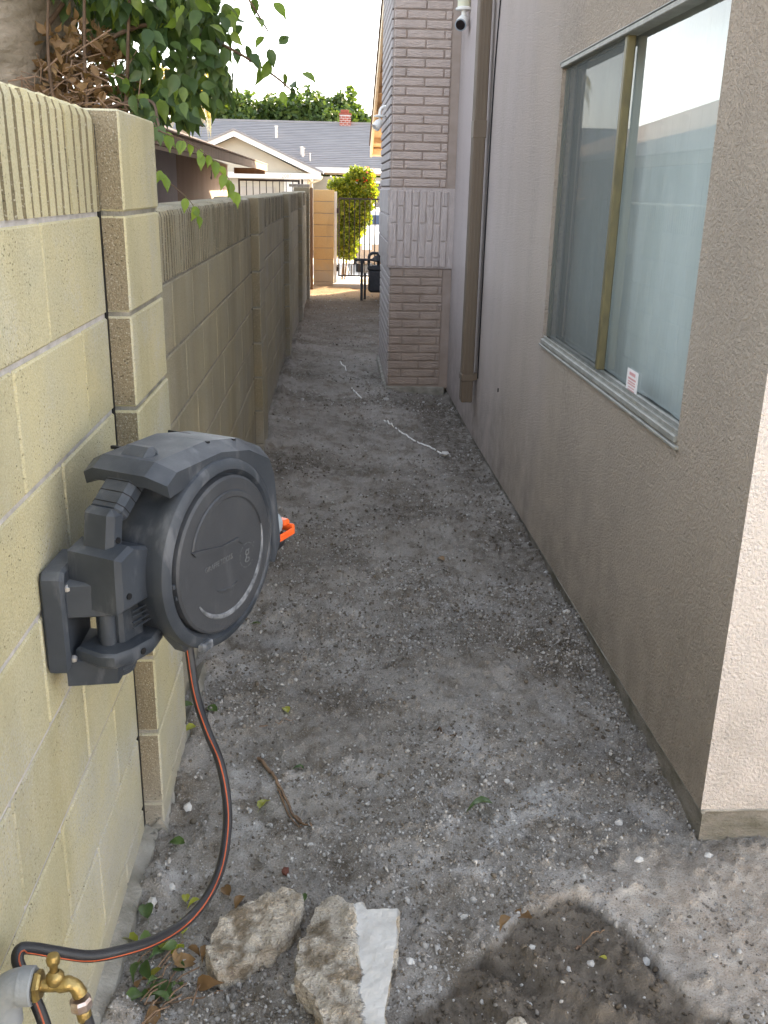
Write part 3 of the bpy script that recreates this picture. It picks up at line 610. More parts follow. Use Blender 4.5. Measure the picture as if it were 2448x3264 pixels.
# window
win = hb(MB(), 'window', 'alu', label='sliding window with screened left half and pale blind behind the glass')
def wb(mb, name, mats, **kw): return hb(mb, name, mats, win, **kw)
GX = HX + .034
b = MB()
b.box((HX + .018, (WY0 + WY1) / 2, WZ1 - .012), (.052, WY1 - WY0 - .004, .024), .003); b.box((HX + .004, (WY0 + WY1) / 2, WZ1 - .004), (.024, WY1 - WY0 + .05, .012), .003)
b.box((HX + .050, WY0 + .010, (WZ0 + WZ1) / 2), (.02, .018, WZ1 - WZ0 - .052), .003)
wb(b, 'frame', 'alu')
wb(MB().box((HX + .026, WY1 - .008, (WZ0 + WZ1) / 2), (.018, .014, WZ1 - WZ0 - .052), .003), 'frame', 'alu_dk')
b = MB(); b.box((HX + .022, (WY0 + WY1) / 2, WZ0 + .010), (.060, WY1 - WY0 - .004, .020), .003); b.box((HX + .038, (WY0 + WY1) / 2, WZ0 + .026), (.012, WY1 - WY0 - .01, .016), .002)
b.box((HX + .006, (WY0 + WY1) / 2, WZ0 + .026), (.006, WY1 - WY0 - .01, .013), .001); b.box((HX - .004, (WY0 + WY1) / 2, WZ0 - .010), (.014, WY1 - WY0 + .04, .010), .002)
b.box((HX + .02, (WY0 + WY1) / 2, WZ0 - .005), (.02, WY1 - WY0, .010)); wb(b, 'sill', 'alu')
MY = 3.335
b = MB(); b.box((HX + .020, MY, (WZ0 + WZ1) / 2 + .01), (.030, .030, WZ1 - WZ0 - .062), .004);
wb(b, 'mullion', 'alu_dk')
def pane(x, y0, y1): wb(MB().quad((x, y0, WZ0 + .034), (x, y0, WZ1 - .024), (x, y1, WZ1 - .024), (x, y1, WZ0 + .034)), 'pane', 'glass')
pane(GX + .004, WY0 + .02, MY - .02)
pane(GX + .016, MY + .02, WY1 - .018)
wb(MB().quad((HX + .012, MY + .026, WZ0 + .036), (HX + .012, WY1 - .020, WZ0 + .036), (HX + .012, WY1 - .020, WZ1 - .026), (HX + .012, MY + .026, WZ1 - .026)), 'screen', 'screen', label='grey insect screen over the left half')
b = MB(); ys = np.linspace(WY0 - .1, WY1 + .1, 90); prev = None
for y in ys:
    x = HX + .115 + .005 * math.sin(y * 9) + .0015 * math.sin(y * 31 + 1)
    cur = (b.bm.verts.new((x, y, WZ0 - .05)), b.bm.verts.new((x + .004 * math.sin(y * 9), y, WZ1 + .1)))
    if prev: b.face([prev[0], cur[0], cur[1], prev[1]])
    prev = cur
wb(b, 'blind', 'curtain', smooth=60)
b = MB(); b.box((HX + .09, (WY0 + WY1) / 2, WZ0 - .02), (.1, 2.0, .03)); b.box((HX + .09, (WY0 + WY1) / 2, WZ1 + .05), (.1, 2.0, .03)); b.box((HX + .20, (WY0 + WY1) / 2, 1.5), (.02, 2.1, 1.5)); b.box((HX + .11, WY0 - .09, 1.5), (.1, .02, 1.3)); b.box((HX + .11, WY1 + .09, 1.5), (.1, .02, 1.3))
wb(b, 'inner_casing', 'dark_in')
b = MB(); sx = GX - .001; b.box((sx, 2.992, .998), (.0012, .115, .080)); 
for i, (w, dz, h) in enumerate(((.06, .024, .010), (.078, .008, .006), (.072, -.002, .004), (.078, -.010, .004), (.060, -.020, .003), (.070, -.028, .003))): b.box((sx - .001, 2.992, 1.000 + dz), (.0012, w, h), mi=1)
wb(b, 'sticker', ['sticker', 'sticker_r'], label='small white warning sticker with faded red lines, too faded to read')
# downspout
ds = hb(MB(), 'downspout', 'downspout', label='brown rectangular downspout on the wall')
b = MB(); b.box((.868, 6.15, 1.70), (.075, .10, 2.90), .006)
for dx in (-.02, 0, .02): b.box((.868 + dx, 6.0985, 1.70), (.006, .004, 2.86), .001)
for dy in (-.025, .025): b.box((.8295, 6.15 + dy, 1.70), (.004, .006, 2.86), .001)
hb(b, 'pipe', 'downspout', ds)
b = MB(); b.box((.868, 6.15, .415), (.086, .11, .045), .004); b.box((.922, 6.10, .425), (.03, .012, .05), .002); hb(b, 'strap', 'downspout', ds)
b = MB(); b.box((.868, 6.15, 1.93), (.081, .106, .10), .003); hb(b, 'joint_collar', 'downspout', ds)
# chimney
chim = hb(MB(), 'chimney', 'paint_up', label='painted brick chimney breast with a paler band of upright bricks')
CX0, CY0, CY1 = .425, 7.75, 9.25
def cb(mb, name, mats, **kw): return hb(mb, name, mats, chim, **kw)
CT = 4.6
b = MB(); b.box(((CX0 + .012 + HX) / 2, (CY0 + CY1) / 2 + .003, .50), (HX - CX0 - .012, CY1 - CY0, .97)); b.box((.898, CY0 + .012, .50), (.062, .03, .95)); cb(b, 'lower_core', 'paint_joint')
b = MB(); b.box(((CX0 - .006 + HX) / 2, (CY0 + CY1) / 2, 1.285), (HX - CX0 + .006, CY1 - CY0 + .024, .606)); cb(b, 'middle_core', 'paint_mid')
b = MB(); b.box(((CX0 + HX) / 2, (CY0 + CY1) / 2, (1.588 + CT) / 2), (HX - CX0, CY1 - CY0, CT - 1.588)); b.box((.898, CY0 + .006, (1.588 + CT) / 2), (.062, .03, CT - 1.588)); cb(b, 'upper_core', 'paint_joint')
b = MB(); b.box(((CX0 + HX) / 2 - .02, (CY0 + CY1) / 2, -.03), (HX - CX0 + .0, CY1 - CY0 + .02, .11), .01); cb(b, 'base', 'concrete')
_br = {}
def brick(lx, lz, mat, x, z, y):
    k = (round(lx, 3), round(lz, 3), mat)
    if k not in _br: _br[k] = MB().box((0, 0, 0), (lx, .024, lz), .006).mesh('brick', mat)
    link('brick', _br[k], chim, hp((x + random.uniform(-.001, .001), y + random.uniform(-.0015, .0015), z)))
def rows(z0, z1, x0, x1, mat, y, first, flip=0):
    n = int(round((z1 - z0) / .0652)); p = (z1 - z0) / n
    for i in range(n):
        z = z0 + p * (i + .5); cuts = [x0]; c = x0 + (first if (i + flip) % 2 else first + .142)
        while c < x1 - .02: cuts.append(c); c += .284
        cuts.append(x1)
        for a, c2 in zip(cuts, cuts[1:]): brick(c2 - a - .009, p - .0105, mat, (a + c2) / 2, z, y)
rows(.035, .975, CX0 + .012, .862, 'paint_lo', CY0 + .003, .105)
rows(1.592, 3.22, CX0 + .002, .862, 'paint_up', CY0 + .001, .098, 1)
xw = (.885 - CX0 - .004) / 8
for c in range(8):
    cuts = [.988]; z = 1.585 - (.135 if c % 2 else .262)
    zs = []
    while z > .995: zs.append(z); z -= .262
    cuts = sorted([.988, 1.572] + zs)
    for a, c2 in zip(cuts, cuts[1:]):
        if c2 - a > .02: brick(xw - .009, c2 - a - .009, 'paint_mid', CX0 + .002 + xw * (c + .5), (a + c2) / 2, CY0 - .012 + .002)
def side_bricks(z0, z1, mat, x, upright=False):
    b = MB(); n = int(round((z1 - z0) / .0652)); p = (z1 - z0) / n
    if upright:
        k = int((CY1 - CY0) / .0652)
        for i in range(k):
            for q in range(3): b.box((x, CY0 + .0652 * (i + .5), z0 + (z1 - z0) * (q + .5) / 3), (.02, .055, (z1 - z0) / 3 - .01), .005)
    else:
        for i in range(n):
            y = CY0 + .004; o = .0 if i % 2 else .14
            cuts = [y] + [CY0 + o + .284 * j for j in range(0 if o else 1, 6) if CY0 + o + .284 * j < CY1 - .03] + [CY1]
            for a, c in zip(cuts, cuts[1:]): b.box((x, (a + c) / 2, z0 + p * (i + .5)), (.02, c - a - .009, p - .0105), .005)
    cb(b, 'side_brickwork', mat, kind='stuff')
side_bricks(.035, .975, 'paint_side', CX0 + .008); side_bricks(1.592, 3.22, 'paint_side', CX0 - .004); side_bricks(.988, 1.58, 'paint_side', CX0 - .010, True)

# ------------------------------------------------------------------ things on the house
t = thing('security_camera', 'white bullet security camera under a cream canister near the chimney', 'camera', (.875, 7.3, 2.70))
MB().lathe([(0, .0), (.046, .0), (.046, .30), (0, .30)], (.012, .02, .085), n=20).build('junction_canister', 'wall_i', t, 40)
MB().lathe([(0, 0), (.056, 0), (.058, .012), (.046, .02), (0, .02)], (.012, .02, .066), n=24).build('mount_flange', 'white', t, 40)
MB().tube([(.012, .02, .07), (.012, .018, .02)], .017, 14).build('neck', 'white', t, 40)
ax = Vector((-.30, -.90, -.42)).normalized()
MB().lathe([(0, -.07), (.030, -.065), (.038, -.04), (.041, .0), (.041, .058), (.038, .064), (.034, .060), (0, .060)], (.002, .0, -.012), ax, 24).build('housing', 'white', t, 40)
MB().lathe([(.040, .0615), (.041, .066), (.033, .067), (.033, .0615)], (.002, .0, -.012), ax, 24).build('rim', 'grey_pl', t, 40)
MB().lathe([(0, .0625), (.0335, .0625), (.0335, .064), (0, .066)], (.002, .0, -.012), ax, 24).build('lens', 'lens', t, 40)
MB().box((.045, .03, .22), (.12, .03, .03), .004).build('wall_bracket', 'white', t)
t = thing('flood_lamp', 'white outdoor lamp on a curved arm at the far edge of the chimney', 'lamp', (.36, 8.42, 2.13))
MB().tube(spline([(.07, 0, .085), (.04, 0, .088), (.012, 0, .075), (.0, 0, .045), (.0, 0, .02)], 5), .0125, 10).build('arm', 'white', t, 40)
MB().lathe([(0, 0), (.05, .002), (.052, .012), (.02, .02), (0, .022)], (0, 0, .005), n=20).build('cover_plate', 'white', t, 40)
MB().tube([(0, 0, .005), (.003, -.004, -.03)], .009, 8).build('knuckle', 'white', t, 40)
MB().lathe([(0, -.05), (.022, -.046), (.034, -.02), (.038, .03), (.034, .034), (0, .028)], (-.018, -.02, -.055), (-.5, -.35, -.62), 20).build('lamp_head', 'white', t, 40)
MB().box((.075, .0, .085), (.02, .05, .05), .004).build('wall_plate', 'white', t)
b = MB(); b.tube(spline([(.918, 5.9, 3.05), (.915, 5.82, 2.85), (.905, 5.78, 2.70), (.905, 5.85, 2.66), (.915, 5.92, 2.75), (.918, 5.94, 3.05)], 5), .006, 6)
b.tube(spline([(.923, 5.90, 2.69), (.925, 6.02, 2.2), (.924, 6.04, 1.4), (.925, 6.05, .9), (.926, 6.05, .42)], 5), .0042, 6)
b.build('cable', 'black', label='thin black cable looped and hung behind the brown downspout', cat='cable')
MB().box((.927, 5.27, .505), (.006, .008, .022), .001).build('nail', 'iron', label='small dark nail sticking from the stucco below the window', cat='nail')

# ------------------------------------------------------------------ hose reel
RO = Vector((-.200, 1.600, .946)); RZ = rad(62)
reel = thing('hose_reel', 'dark slate wall mounted garden hose reel hung on the block wall', 'hose reel', RO, RZ)
def lp(mb, name, mats, smooth=35, parent=reel, **kw): return mb.build(name, mats, parent, smooth, **kw)
AX = (0, 1, 0)
b = MB(); b.lathe([(0, .192), (.10, .192), (.150, .186), (.163, .174), (.167, .14), (.168, .05), (.173, .032), (.1755, .016), (.1735, .004), (.166, -.002), (.156, -.003), (.151, .004), (.1475, .008), (.1475, .016), (0, .016)], (0, 0, 0), AX, 72)
for k in range(2): a = rad(200 - 9 * k); b.box((.150 * -math.cos(a) * -1, .001, .150 * math.sin(a) * -1 * -1 + .02), (.008, .006, .008), .001, 0)
drum = lp(b, 'drum', 'plastic')
b = MB(); b.lathe([(.1455, .014), (.1455, -.004), (.141, -.0075), (.100, -.009), (0, -.0095)], (0, 0, 0), AX, 72); cover = lp(b, 'cover', 'plastic_cover')
# raised shapes on the cover
def arc_strip(name, mat, r, a0, a1, wmax, y0, y1, mode='taper', cx=0, cz=0, n=40):
    b = MB(); pr = None
    for i in range(n + 1):
        f = i / n; a = rad(a0 + (a1 - a0) * f); w = wmax * (math.sin(PI * f) ** .6 if mode == 'taper' else (1 - f) ** .7 + .02)
        pts = [(cx + (r + d) * math.cos(a), y, cz + (r + d) * math.sin(a)) for d, y in ((-w / 2, y0), (-w / 4, y1), (w / 2, y1), (w / 2 + .002, y0))]
        cur = [b.bm.verts.new(p) for p in pts]
        if pr:
            for k in range(3): b.face([pr[k], pr[k + 1], cur[k + 1], cur[k]])
        pr = cur
    return b.build(name, mat, cover, 40)
arc_strip('raised_arc', 'plastic_worn', .112, 14, -145, .010, -.0093, -.0112)
arc_strip('raised_arc', 'plastic_cover', .112, 158, 14, .012, -.0093, -.0122)
arc_strip('ridge', 'plastic_cover', .075, -70, -120, .006, -.0093, -.0108, cx=.0, cz=.01)
b = MB(); b.prism([(-.108, .040), (-.098, .030), (-.02, .018), (.030, .018), (.046, .006), (.040, .020), (.030, .0245), (-.02, .0245), (-.095, .040)], lambda u, v, w: (u, w, v), -.009, -.0128); b.build('finger_lip', 'plastic_cover', cover)
def text(body, size, loc, parent, mat, name, sx=1.0):
    cu = bpy.data.curves.new(name, 'FONT'); cu.body = body; cu.size = size; cu.extrude = .0003; cu.align_x = 'CENTER'
    o = bpy.data.objects.new(name + '_tmp', cu); COL.objects.link(o); dg = bpy.context.evaluated_depsgraph_get()
    me = bpy.data.meshes.new_from_object(o.evaluated_get(dg)); bpy.data.objects.remove(o)
    me.materials.clear(); me.materials.append(m(mat))
    p = link(name, me, parent, loc, rot=(PI / 2, 0, 0)); p.scale = (sx, 1, 1); return p
text('GiRAFFE TOOLS', .0145, (-.030, -.0102, -.010), cover, 'print', 'lettering', .82)
text('g', .038, (.060, -.0102, -.026), cover, 'print', 'logo_letter')
b = MB(); pr = None
for i in range(33):
    a = rad(20 + 300 * i / 32); cur = [b.bm.verts.new((.060 + r * math.cos(a), -.0099, -.020 + r * math.sin(a))) for r in (.0225, .0245)]
    if pr and i % 4 != 3: b.face([pr[0], pr[1], cur[1], cur[0]])
    pr = cur
b.build('logo_ring', 'print', cover); text('.', .03, (.083, -.0102, -.004), cover, 'print', 'logo_dot')
# top housing
HP = [(-.146, .158), (-.152, .180), (-.122, .197), (.020, .201), (.120, .184), (.196, .150), (.214, .116), (.212, -.045), (.188, -.085), (.150, -.06), (.150, .09), (.10, .125), (.0, .138), (-.08, .150)]
def ring_poly(b, poly, y0, y1, ch):
    fl = lambda u, v, w: (u, w, v); zt = [p for p in poly]
    def off(p, k): return (p[0] * (1 - k), p[1] - k * .16)
    A = [b.bm.verts.new(fl(*off(p, .10) if p[1] > .1 and p in poly[:7] else p, y0)) for p in poly]
    B = [b.bm.verts.new(fl(*p, y0 + ch)) for p in poly]; Cc = [b.bm.verts.new(fl(*p, y1 - ch)) for p in poly]
    D = [b.bm.verts.new(fl(*off(p, .10) if p[1] > .1 and p in poly[:7] else p, y1)) for p in poly]
    n = len(poly)
    for P, Q in ((A, B), (B, Cc), (Cc, D)):
        for i in range(n): b.face([P[i], P[(i + 1) % n], Q[(i + 1) % n], Q[i]])
    b.face(A[::-1]); b.face(D)
b = MB(); ring_poly(b, HP, .010, .186, .034); bmesh.ops.triangulate(b.bm, faces=[f for f in b.bm.faces if len(f.verts) > 5])
housing = lp(b, 'top_housing', 'plastic', 25)
for x, z, y in ((-.075, .2000, .150), (.02, .2030, .062), (.10, .1895, .062), (.085, .1925, .150)):
    MB().box((0, 0, 0), (.008, .050, .006), .001).build('vent_slot', 'black', housing).matrix_local = Matrix.Translation((x, y, z - .0052)) @ Matrix.Rotation(.04 if x < .05 else .25, 4, 'Y')
# carrying handle
def bar(b, p, q, wy, wt, bev=.006, yc=.1):
    p = Vector((p[0], yc, p[1])); q = Vector((q[0], yc, q[1])); d = (q - p); L = d.length; ang = math.atan2(-d.z, d.x)
    t2 = MB(); t2.box((L / 2, 0, 0), (L, wy, wt), bev); M4 = Matrix.Translation(p) @ Matrix.Rotation(ang, 4, 'Y')
    vm = {v: b.bm.verts.new(M4 @ v.co) for v in t2.bm.verts}
    for f in t2.bm.faces: b.face([vm[v] for v in f.verts])
    t2.bm.free()
b = MB(); bar(b, (-.076, .203), (-.186, .112), .066, .038, .010); bar(b, (-.189, .130), (-.212, -.010), .064, .038, .010)
handle = lp(b, 'handle', 'plastic', 25)
for k in range(4):
    f = .42 + .15 * k; x = -.076 - .110 * f; z = .203 - .091 * f
    MB().prism([(-.0333, -.0094), (-.0234, -.0193), (.0234, -.0193), (.0333, -.0094), (.0333, .0094), (.0234, .0193), (-.0234, .0193), (-.0333, .0094)], lambda u, v, w: (w, u, v), -.0009, .0009).build('grip_groove', 'black', handle).matrix_local = Matrix.Translation((x, .1, z)) @ Matrix.Rotation(math.atan2(.091, -.110), 4, 'Y')
for x, z in ((-.112, .174), (-.198, .080)):
    MB().tube([(x, .0662, z), (x, .0685, z)], .0055, 12).build('screw_hole', 'black', handle)
# pivot frame
b = MB(); b.prism([(-.236, .062), (-.200, .075), (-.130, .052), (-.100, .020), (-.100, -.030), (-.238, -.034)], lambda u, v, w: (u, w, v), .038, .150, 0, .008)
b.prism([(-.128, -.028), (-.098, -.028), (-.096, -.110), (-.060, -.160), (-.082, -.168), (-.122, -.115)], lambda u, v, w: (u, w, v), .030, .060, 0, .003)
frame = lp(b, 'pivot_frame', 'plastic', 25)
for x, y, z in ((-.118, .0365, .018), (-.216, .0365, -.006), (-.111, .0285, -.060), (-.095, .0285, -.128)):
    MB().tube([(x, y + .003, z), (x, y - .001, z)], .0055, 12).build('screw_hole', 'black', frame)
b = MB()
for k in range(4): b.box((-.150, .052, -.046 - .010 * k), (.09, .004, .0025), .0005)
lp(b, 'rib', 'plastic')
b = MB(); b.prism([(-.255, .075), (-.245, .052), (-.215, .040), (-.165, .036), (-.120, .052), (-.105, .085), (-.12, .14), (-.25, .13)], lambda u, v, w: (u, v, w), -.130, -.104, 0, .005)
lug = lp(b, 'lower_lug', 'plastic', 40)
MB().tube([(-.190, .040, -.117), (-.190, .0365, -.117)], .006, 12).build('screw_hole', 'black', lug)
lp(MB().tube([(-.212, .092, -.162), (-.212, .092, .03)], .014, 16).box((-.175, .098, -.07), (.06, .06, .10), .006), 'pivot_pin', 'plastic')
# hose inlet tab, guide, clip, stopper at the far side
lp(MB().box((-.072, -.004, -.150), (.030, .016, .018), .003), 'inlet_tab', 'plastic_worn')
b = MB(); b.lathe([(0, 0), (.028, 0), (.025, .020), (.016, .060), (0, .060)], (.282, .075, -.044), (-1, 0, .35), 20); lp(b, 'hose_guide', 'grey_pl')
b = MB(); b.box((.290, .042, -.064), (.060, .007, .016), .003); b.box((.318, .066, -.058), (.008, .052, .018), .003); b.box((.304, .062, -.043), (.022, .028, .014), .004); lp(b, 'clip', 'orange')
b = MB(); b.lathe([(0, -.026), (.012, -.023), (.022, -.012), (.026, 0), (.022, .012), (.012, .023), (0, .026)], (.286, .072, -.078), n=20); lp(b, 'stopper', 'rubber')
# wall bracket
br = thing('reel_bracket', 'dark plastic wall bracket bolted to the blocks, carrying the hose reel', 'bracket', (WX, 1.40, .80))
b = MB(); b.prism([(.020, .004), (.165, .010), (.165, .150), (.150, .175), (.030, .182), (.020, .170)], lambda u, v, w: (w, u, v), .000, .040, 0, .006); b.build('plate', 'plastic', br, 25)
def arm(z0, z1):
    b = MB(); b.prism([(.030, .030), (.112, .040), (.118, .150), (.030, .160)], lambda u, v, w: (u, v, w), z0, z1, 0, .004)
    b.lathe([(0, z0), (.034, z0), (.036, z0 + .003), (.036, z1 - .003), (.034, z1), (0, z1)], (.092, .100, 0), n=24)
    for k in range(4): b.lathe([(.036, z0 + .008 + .012 * k), (.0385, z0 + .010 + .012 * k), (.0385, z0 + .013 + .012 * k), (.036, z0 + .015 + .012 * k)], (.092, .100, 0), n=24)
    return b
arm(.096, .158).build('knuckle', 'plastic', br, 35); arm(-.030, .022).build('knuckle', 'plastic', br, 35)
for z in (.150, .022):
    MB().lathe([(0, .008), (.005, .007), (.007, .003), (.007, 0), (.011, -.001), (.011, -.003), (0, -.003)], (.040, .036, z), (1, 0, 0), 6).build('bolt', 'steel', br)
MB().tube([(.098 + .010 * math.cos(a), .062, .086 + .010 * math.sin(a)) for a in np.linspace(0, 5.6, 16)], .0016, 6).build('cotter_ring', 'steel', br)
# garden hose
HOSE = [(-.268, 1.650, .815), (-.284, 1.672, .768), (-.28, 1.663, .702), (-.267, 1.63, .637), (-.243, 1.589, .586), (-.216, 1.551, .541), (-.201, 1.512, .491), (-.196, 1.468, .455), (-.201, 1.404, .423), (-.218, 1.338, .412), (-.246, 1.277, .415), (-.28, 1.213, .44), (-.317, 1.162, .469), (-.359, 1.129, .49), (-.401, 1.109, .518), (-.428, 1.093, .541), (-.441, 1.082, .550), (-.443, 1.072, .540), (-.432, 1.062, .518), (-.417, 1.050, .49), (-.402, 1.036, .455), (-.387, 1.02, .39), (-.38, .98, .20), (-.40, .9, .03)]
hp_ = spline(HOSE, 5); t = thing('garden_hose', 'black garden hose with thin orange stripe looping down from the reel to the tap', 'hose', HOSE[0])
o0 = Vector(HOSE[0]); MB().tube([p - o0 for p in hp_], .0088, 16).build('hose_body', 'rubber', t, 60)
sp = []
for i, p in enumerate(hp_):
    tn = (hp_[min(i + 1, len(hp_) - 1)] - hp_[max(i - 1, 0)]).normalized(); toc = (Vector((0, 0, 1.577)) - p).normalized()
    side = tn.cross(Vector((-.35, -.75, .55))).normalized(); f = Vector((-.05, -.78, .62)); f = (f - tn * f.dot(tn)).normalized(); k = .75 * math.sin(i * .035 + 2.4)
    sp.append(p - o0 + (f * math.cos(k) + tn.cross(f) * math.sin(k)) * .0078)
MB().tube(sp, .0016, 6).build('stripe', 'stripe', t, 60)
# tap
FZ = Vector((-.374, 1.006, .561))
t = thing('garden_tap', 'brass garden tap on a grey pipe elbow at the bottom left', 'tap', FZ)
rx = Vector((1, -.02, -.01))
MB().tube(spline([(-.025, .0, .0), (-.045, 0, 0), (-.062, .0, -.012), (-.068, 0, -.035), (-.068, -.002, -.06)], 5), .0235, 18).lathe([(.0215, 0), (.0255, 0), (.0255, .016), (.0235, .018)], (-.042, 0, 0), (1, 0, 0), 20).build('pipe_elbow', 'pvc', t, 40)
MB().tube([(-.068, -.002, -.045), (-.068, -.002, -.60)], .019, 16).build('riser_pipe', 'pvc', t, 40)
MB().lathe([(0, 0), (.019, 0), (.021, .002), (.021, .007), (.018, .010), (0, .010)], (-.024, 0, 0), (1, 0, 0), 6).build('hex_flange', 'brass', t)
b = MB(); b.tube(spline([(-.014, 0, 0), (.006, 0, .0), (.020, 0, .002), (.030, -.001, -.002), (.036, -.003, -.014)], 5), [.0085] * 6 + [.0105] * 6 + [.0095] * 6 + [.010] * 3, 14); b.lathe([(.010, 0), (.012, .004), (.012, .012), (.009, .016), (.006, .018)], (.004, 0, .004), (0, .12, 1), 14); b.build('tap_body', 'brass', t, 50)
b = MB(); b.lathe([(0, 0), (.0055, 0), (.0055, .010), (.0085, .014), (.0095, .020), (.0075, .026), (0, .028)], (.003, .002, .020), (0, .12, 1), 14); b.build('tap_knob', 'brass', t, 50)
b = MB(); b.lathe([(0, 0), (.0135, 0), (.0150, .003), (.0150, .012), (.0125, .016), (0, .016)], (.037, -.006, -.034), (-.1, .1, 1), 8); b.build('hose_nut', 'copper', t)
b = MB(); b.lathe([(0, 0), (.0095, 0), (.0098, .010), (.0085, .014), (0, .014)], (.041, -.010, -.048), (-.15, .12, 1), 14); b.build('ferrule', 'brass', t, 40)
t2 = MB().tube(spline([(-.332, .996, .516), (-.326, .990, .49), (-.318, .975, .44), (-.315, .94, .30), (-.33, .85, .02)], 6), .0088, 14).build('supply_hose', 'rubber', smooth=60, label='short black hose screwed onto the brass tap outlet', cat='hose')

# ------------------------------------------------------------------ broken concrete
def chunk(name, poly, z0, h, label, tilt=(0, 0), white=None, seed=0, tops=None):
    cx = sum(p[0] for p in poly) / len(poly); cy = sum(p[1] for p in poly) / len(poly)
    b = MB(); b.prism([(p[0] - cx, p[1] - cy) for p in poly], lambda u, v, w: (u * (1 + .35 * w), v * (1 + .35 * w), w), -.03, h)
    bmesh.ops.triangulate(b.bm, faces=b.bm.faces)
    for _ in range(5):
        es = [e for e in b.bm.edges if e.calc_length() > .0085]
        if es: bmesh.ops.subdivide_edges(b.bm, edges=es, cuts=1, use_grid_fill=False); bmesh.ops.triangulate(b.bm, faces=[f for f in b.bm.faces if len(f.verts) > 3])
    b.bm.normal_update(); fa = {}
    for v in b.bm.verts:
        x, y = v.co.x, v.co.y; top = v.co.z > h - .004; wf = 0.0
        if white and top: wf = 1.0 if inside(np.array([x + cx + .012 * vnoise(np.array([x * 40]), np.array([y * 40]), 5)[0]]), np.array([y + cy]), white)[0] else 0.0
        fa[v] = wf
    for v in b.bm.verts:
        x, y, z = v.co; nz = fbm(np.array([x + 3 + z * .7]), np.array([y + seed - z * .5]), 44, 5, seed)[0]; lo = fbm(np.array([x]), np.array([y]), 9, 3, seed + 4)[0]
        amp = .003 if fa[v] else .013
        n2 = v.normal
        v.co += n2 * (nz * amp + (0 if fa[v] else lo * .014 - .003)) 
        v.co.z += tilt[0] * x + tilt[1] * y
    wl = [fa[v] for v in b.bm.verts]
    me = b.mesh(name, 'rubble'); addattr(me, 'face', wl)
    return link(name, me, None, (cx, cy, z0), label=label, cat='rubble', group='broken concrete pieces')
chunk('concrete_chunk', [(-.268, 1.616), (-.262, 1.637), (-.237, 1.686), (-.192, 1.715), (-.146, 1.741), (-.117, 1.756), (-.093, 1.753), (-.074, 1.739), (-.078, 1.696), (-.102, 1.652), (-.128, 1.616), (-.179, 1.578), (-.216, 1.560), (-.236, 1.551), (-.252, 1.572)], .016, .034, 'long slanted chunk of broken concrete with muddy face, beside the hose loop', (.03, .10), None, 11)
chunk('concrete_chunk', [(-.026, 1.722), (-.005, 1.728), (.042, 1.705), (.06, 1.709), (.074, 1.686), (.138, 1.680), (.132, 1.604), (.121, 1.532), (.102, 1.425), (.092, 1.36), (.078, 1.31), (.0, 1.30), (-.014, 1.39), (-.03, 1.455), (-.064, 1.503), (-.070, 1.555), (-.060, 1.602), (-.047, 1.661)], .010, .056, 'big concrete slab fragment with one smooth white side, bottom centre', (.08, -.02), [(.046, 1.74), (.046, 1.64), (.048, 1.60), (.050, 1.551), (.056, 1.50), (.056, 1.427), (.060, 1.372), (.056, 1.25), (.2, 1.25), (.2, 1.74)], 23)
chunk('concrete_chunk', [(.130, 1.37), (.160, 1.395), (.20, 1.388), (.240, 1.385), (.255, 1.35), (.24, 1.29), (.14, 1.29)], .0, .045, 'mud stained lump of concrete at the bottom edge, right of the big slab', (0, 0), None, 31)
chunk('concrete_chunk', [(.320, 1.37), (.345, 1.395), (.362, 1.400), (.368, 1.35), (.33, 1.32)], .005, .042, 'small pale concrete corner poking up at the bottom edge beside the wet mud', (.1, .1), None, 37)
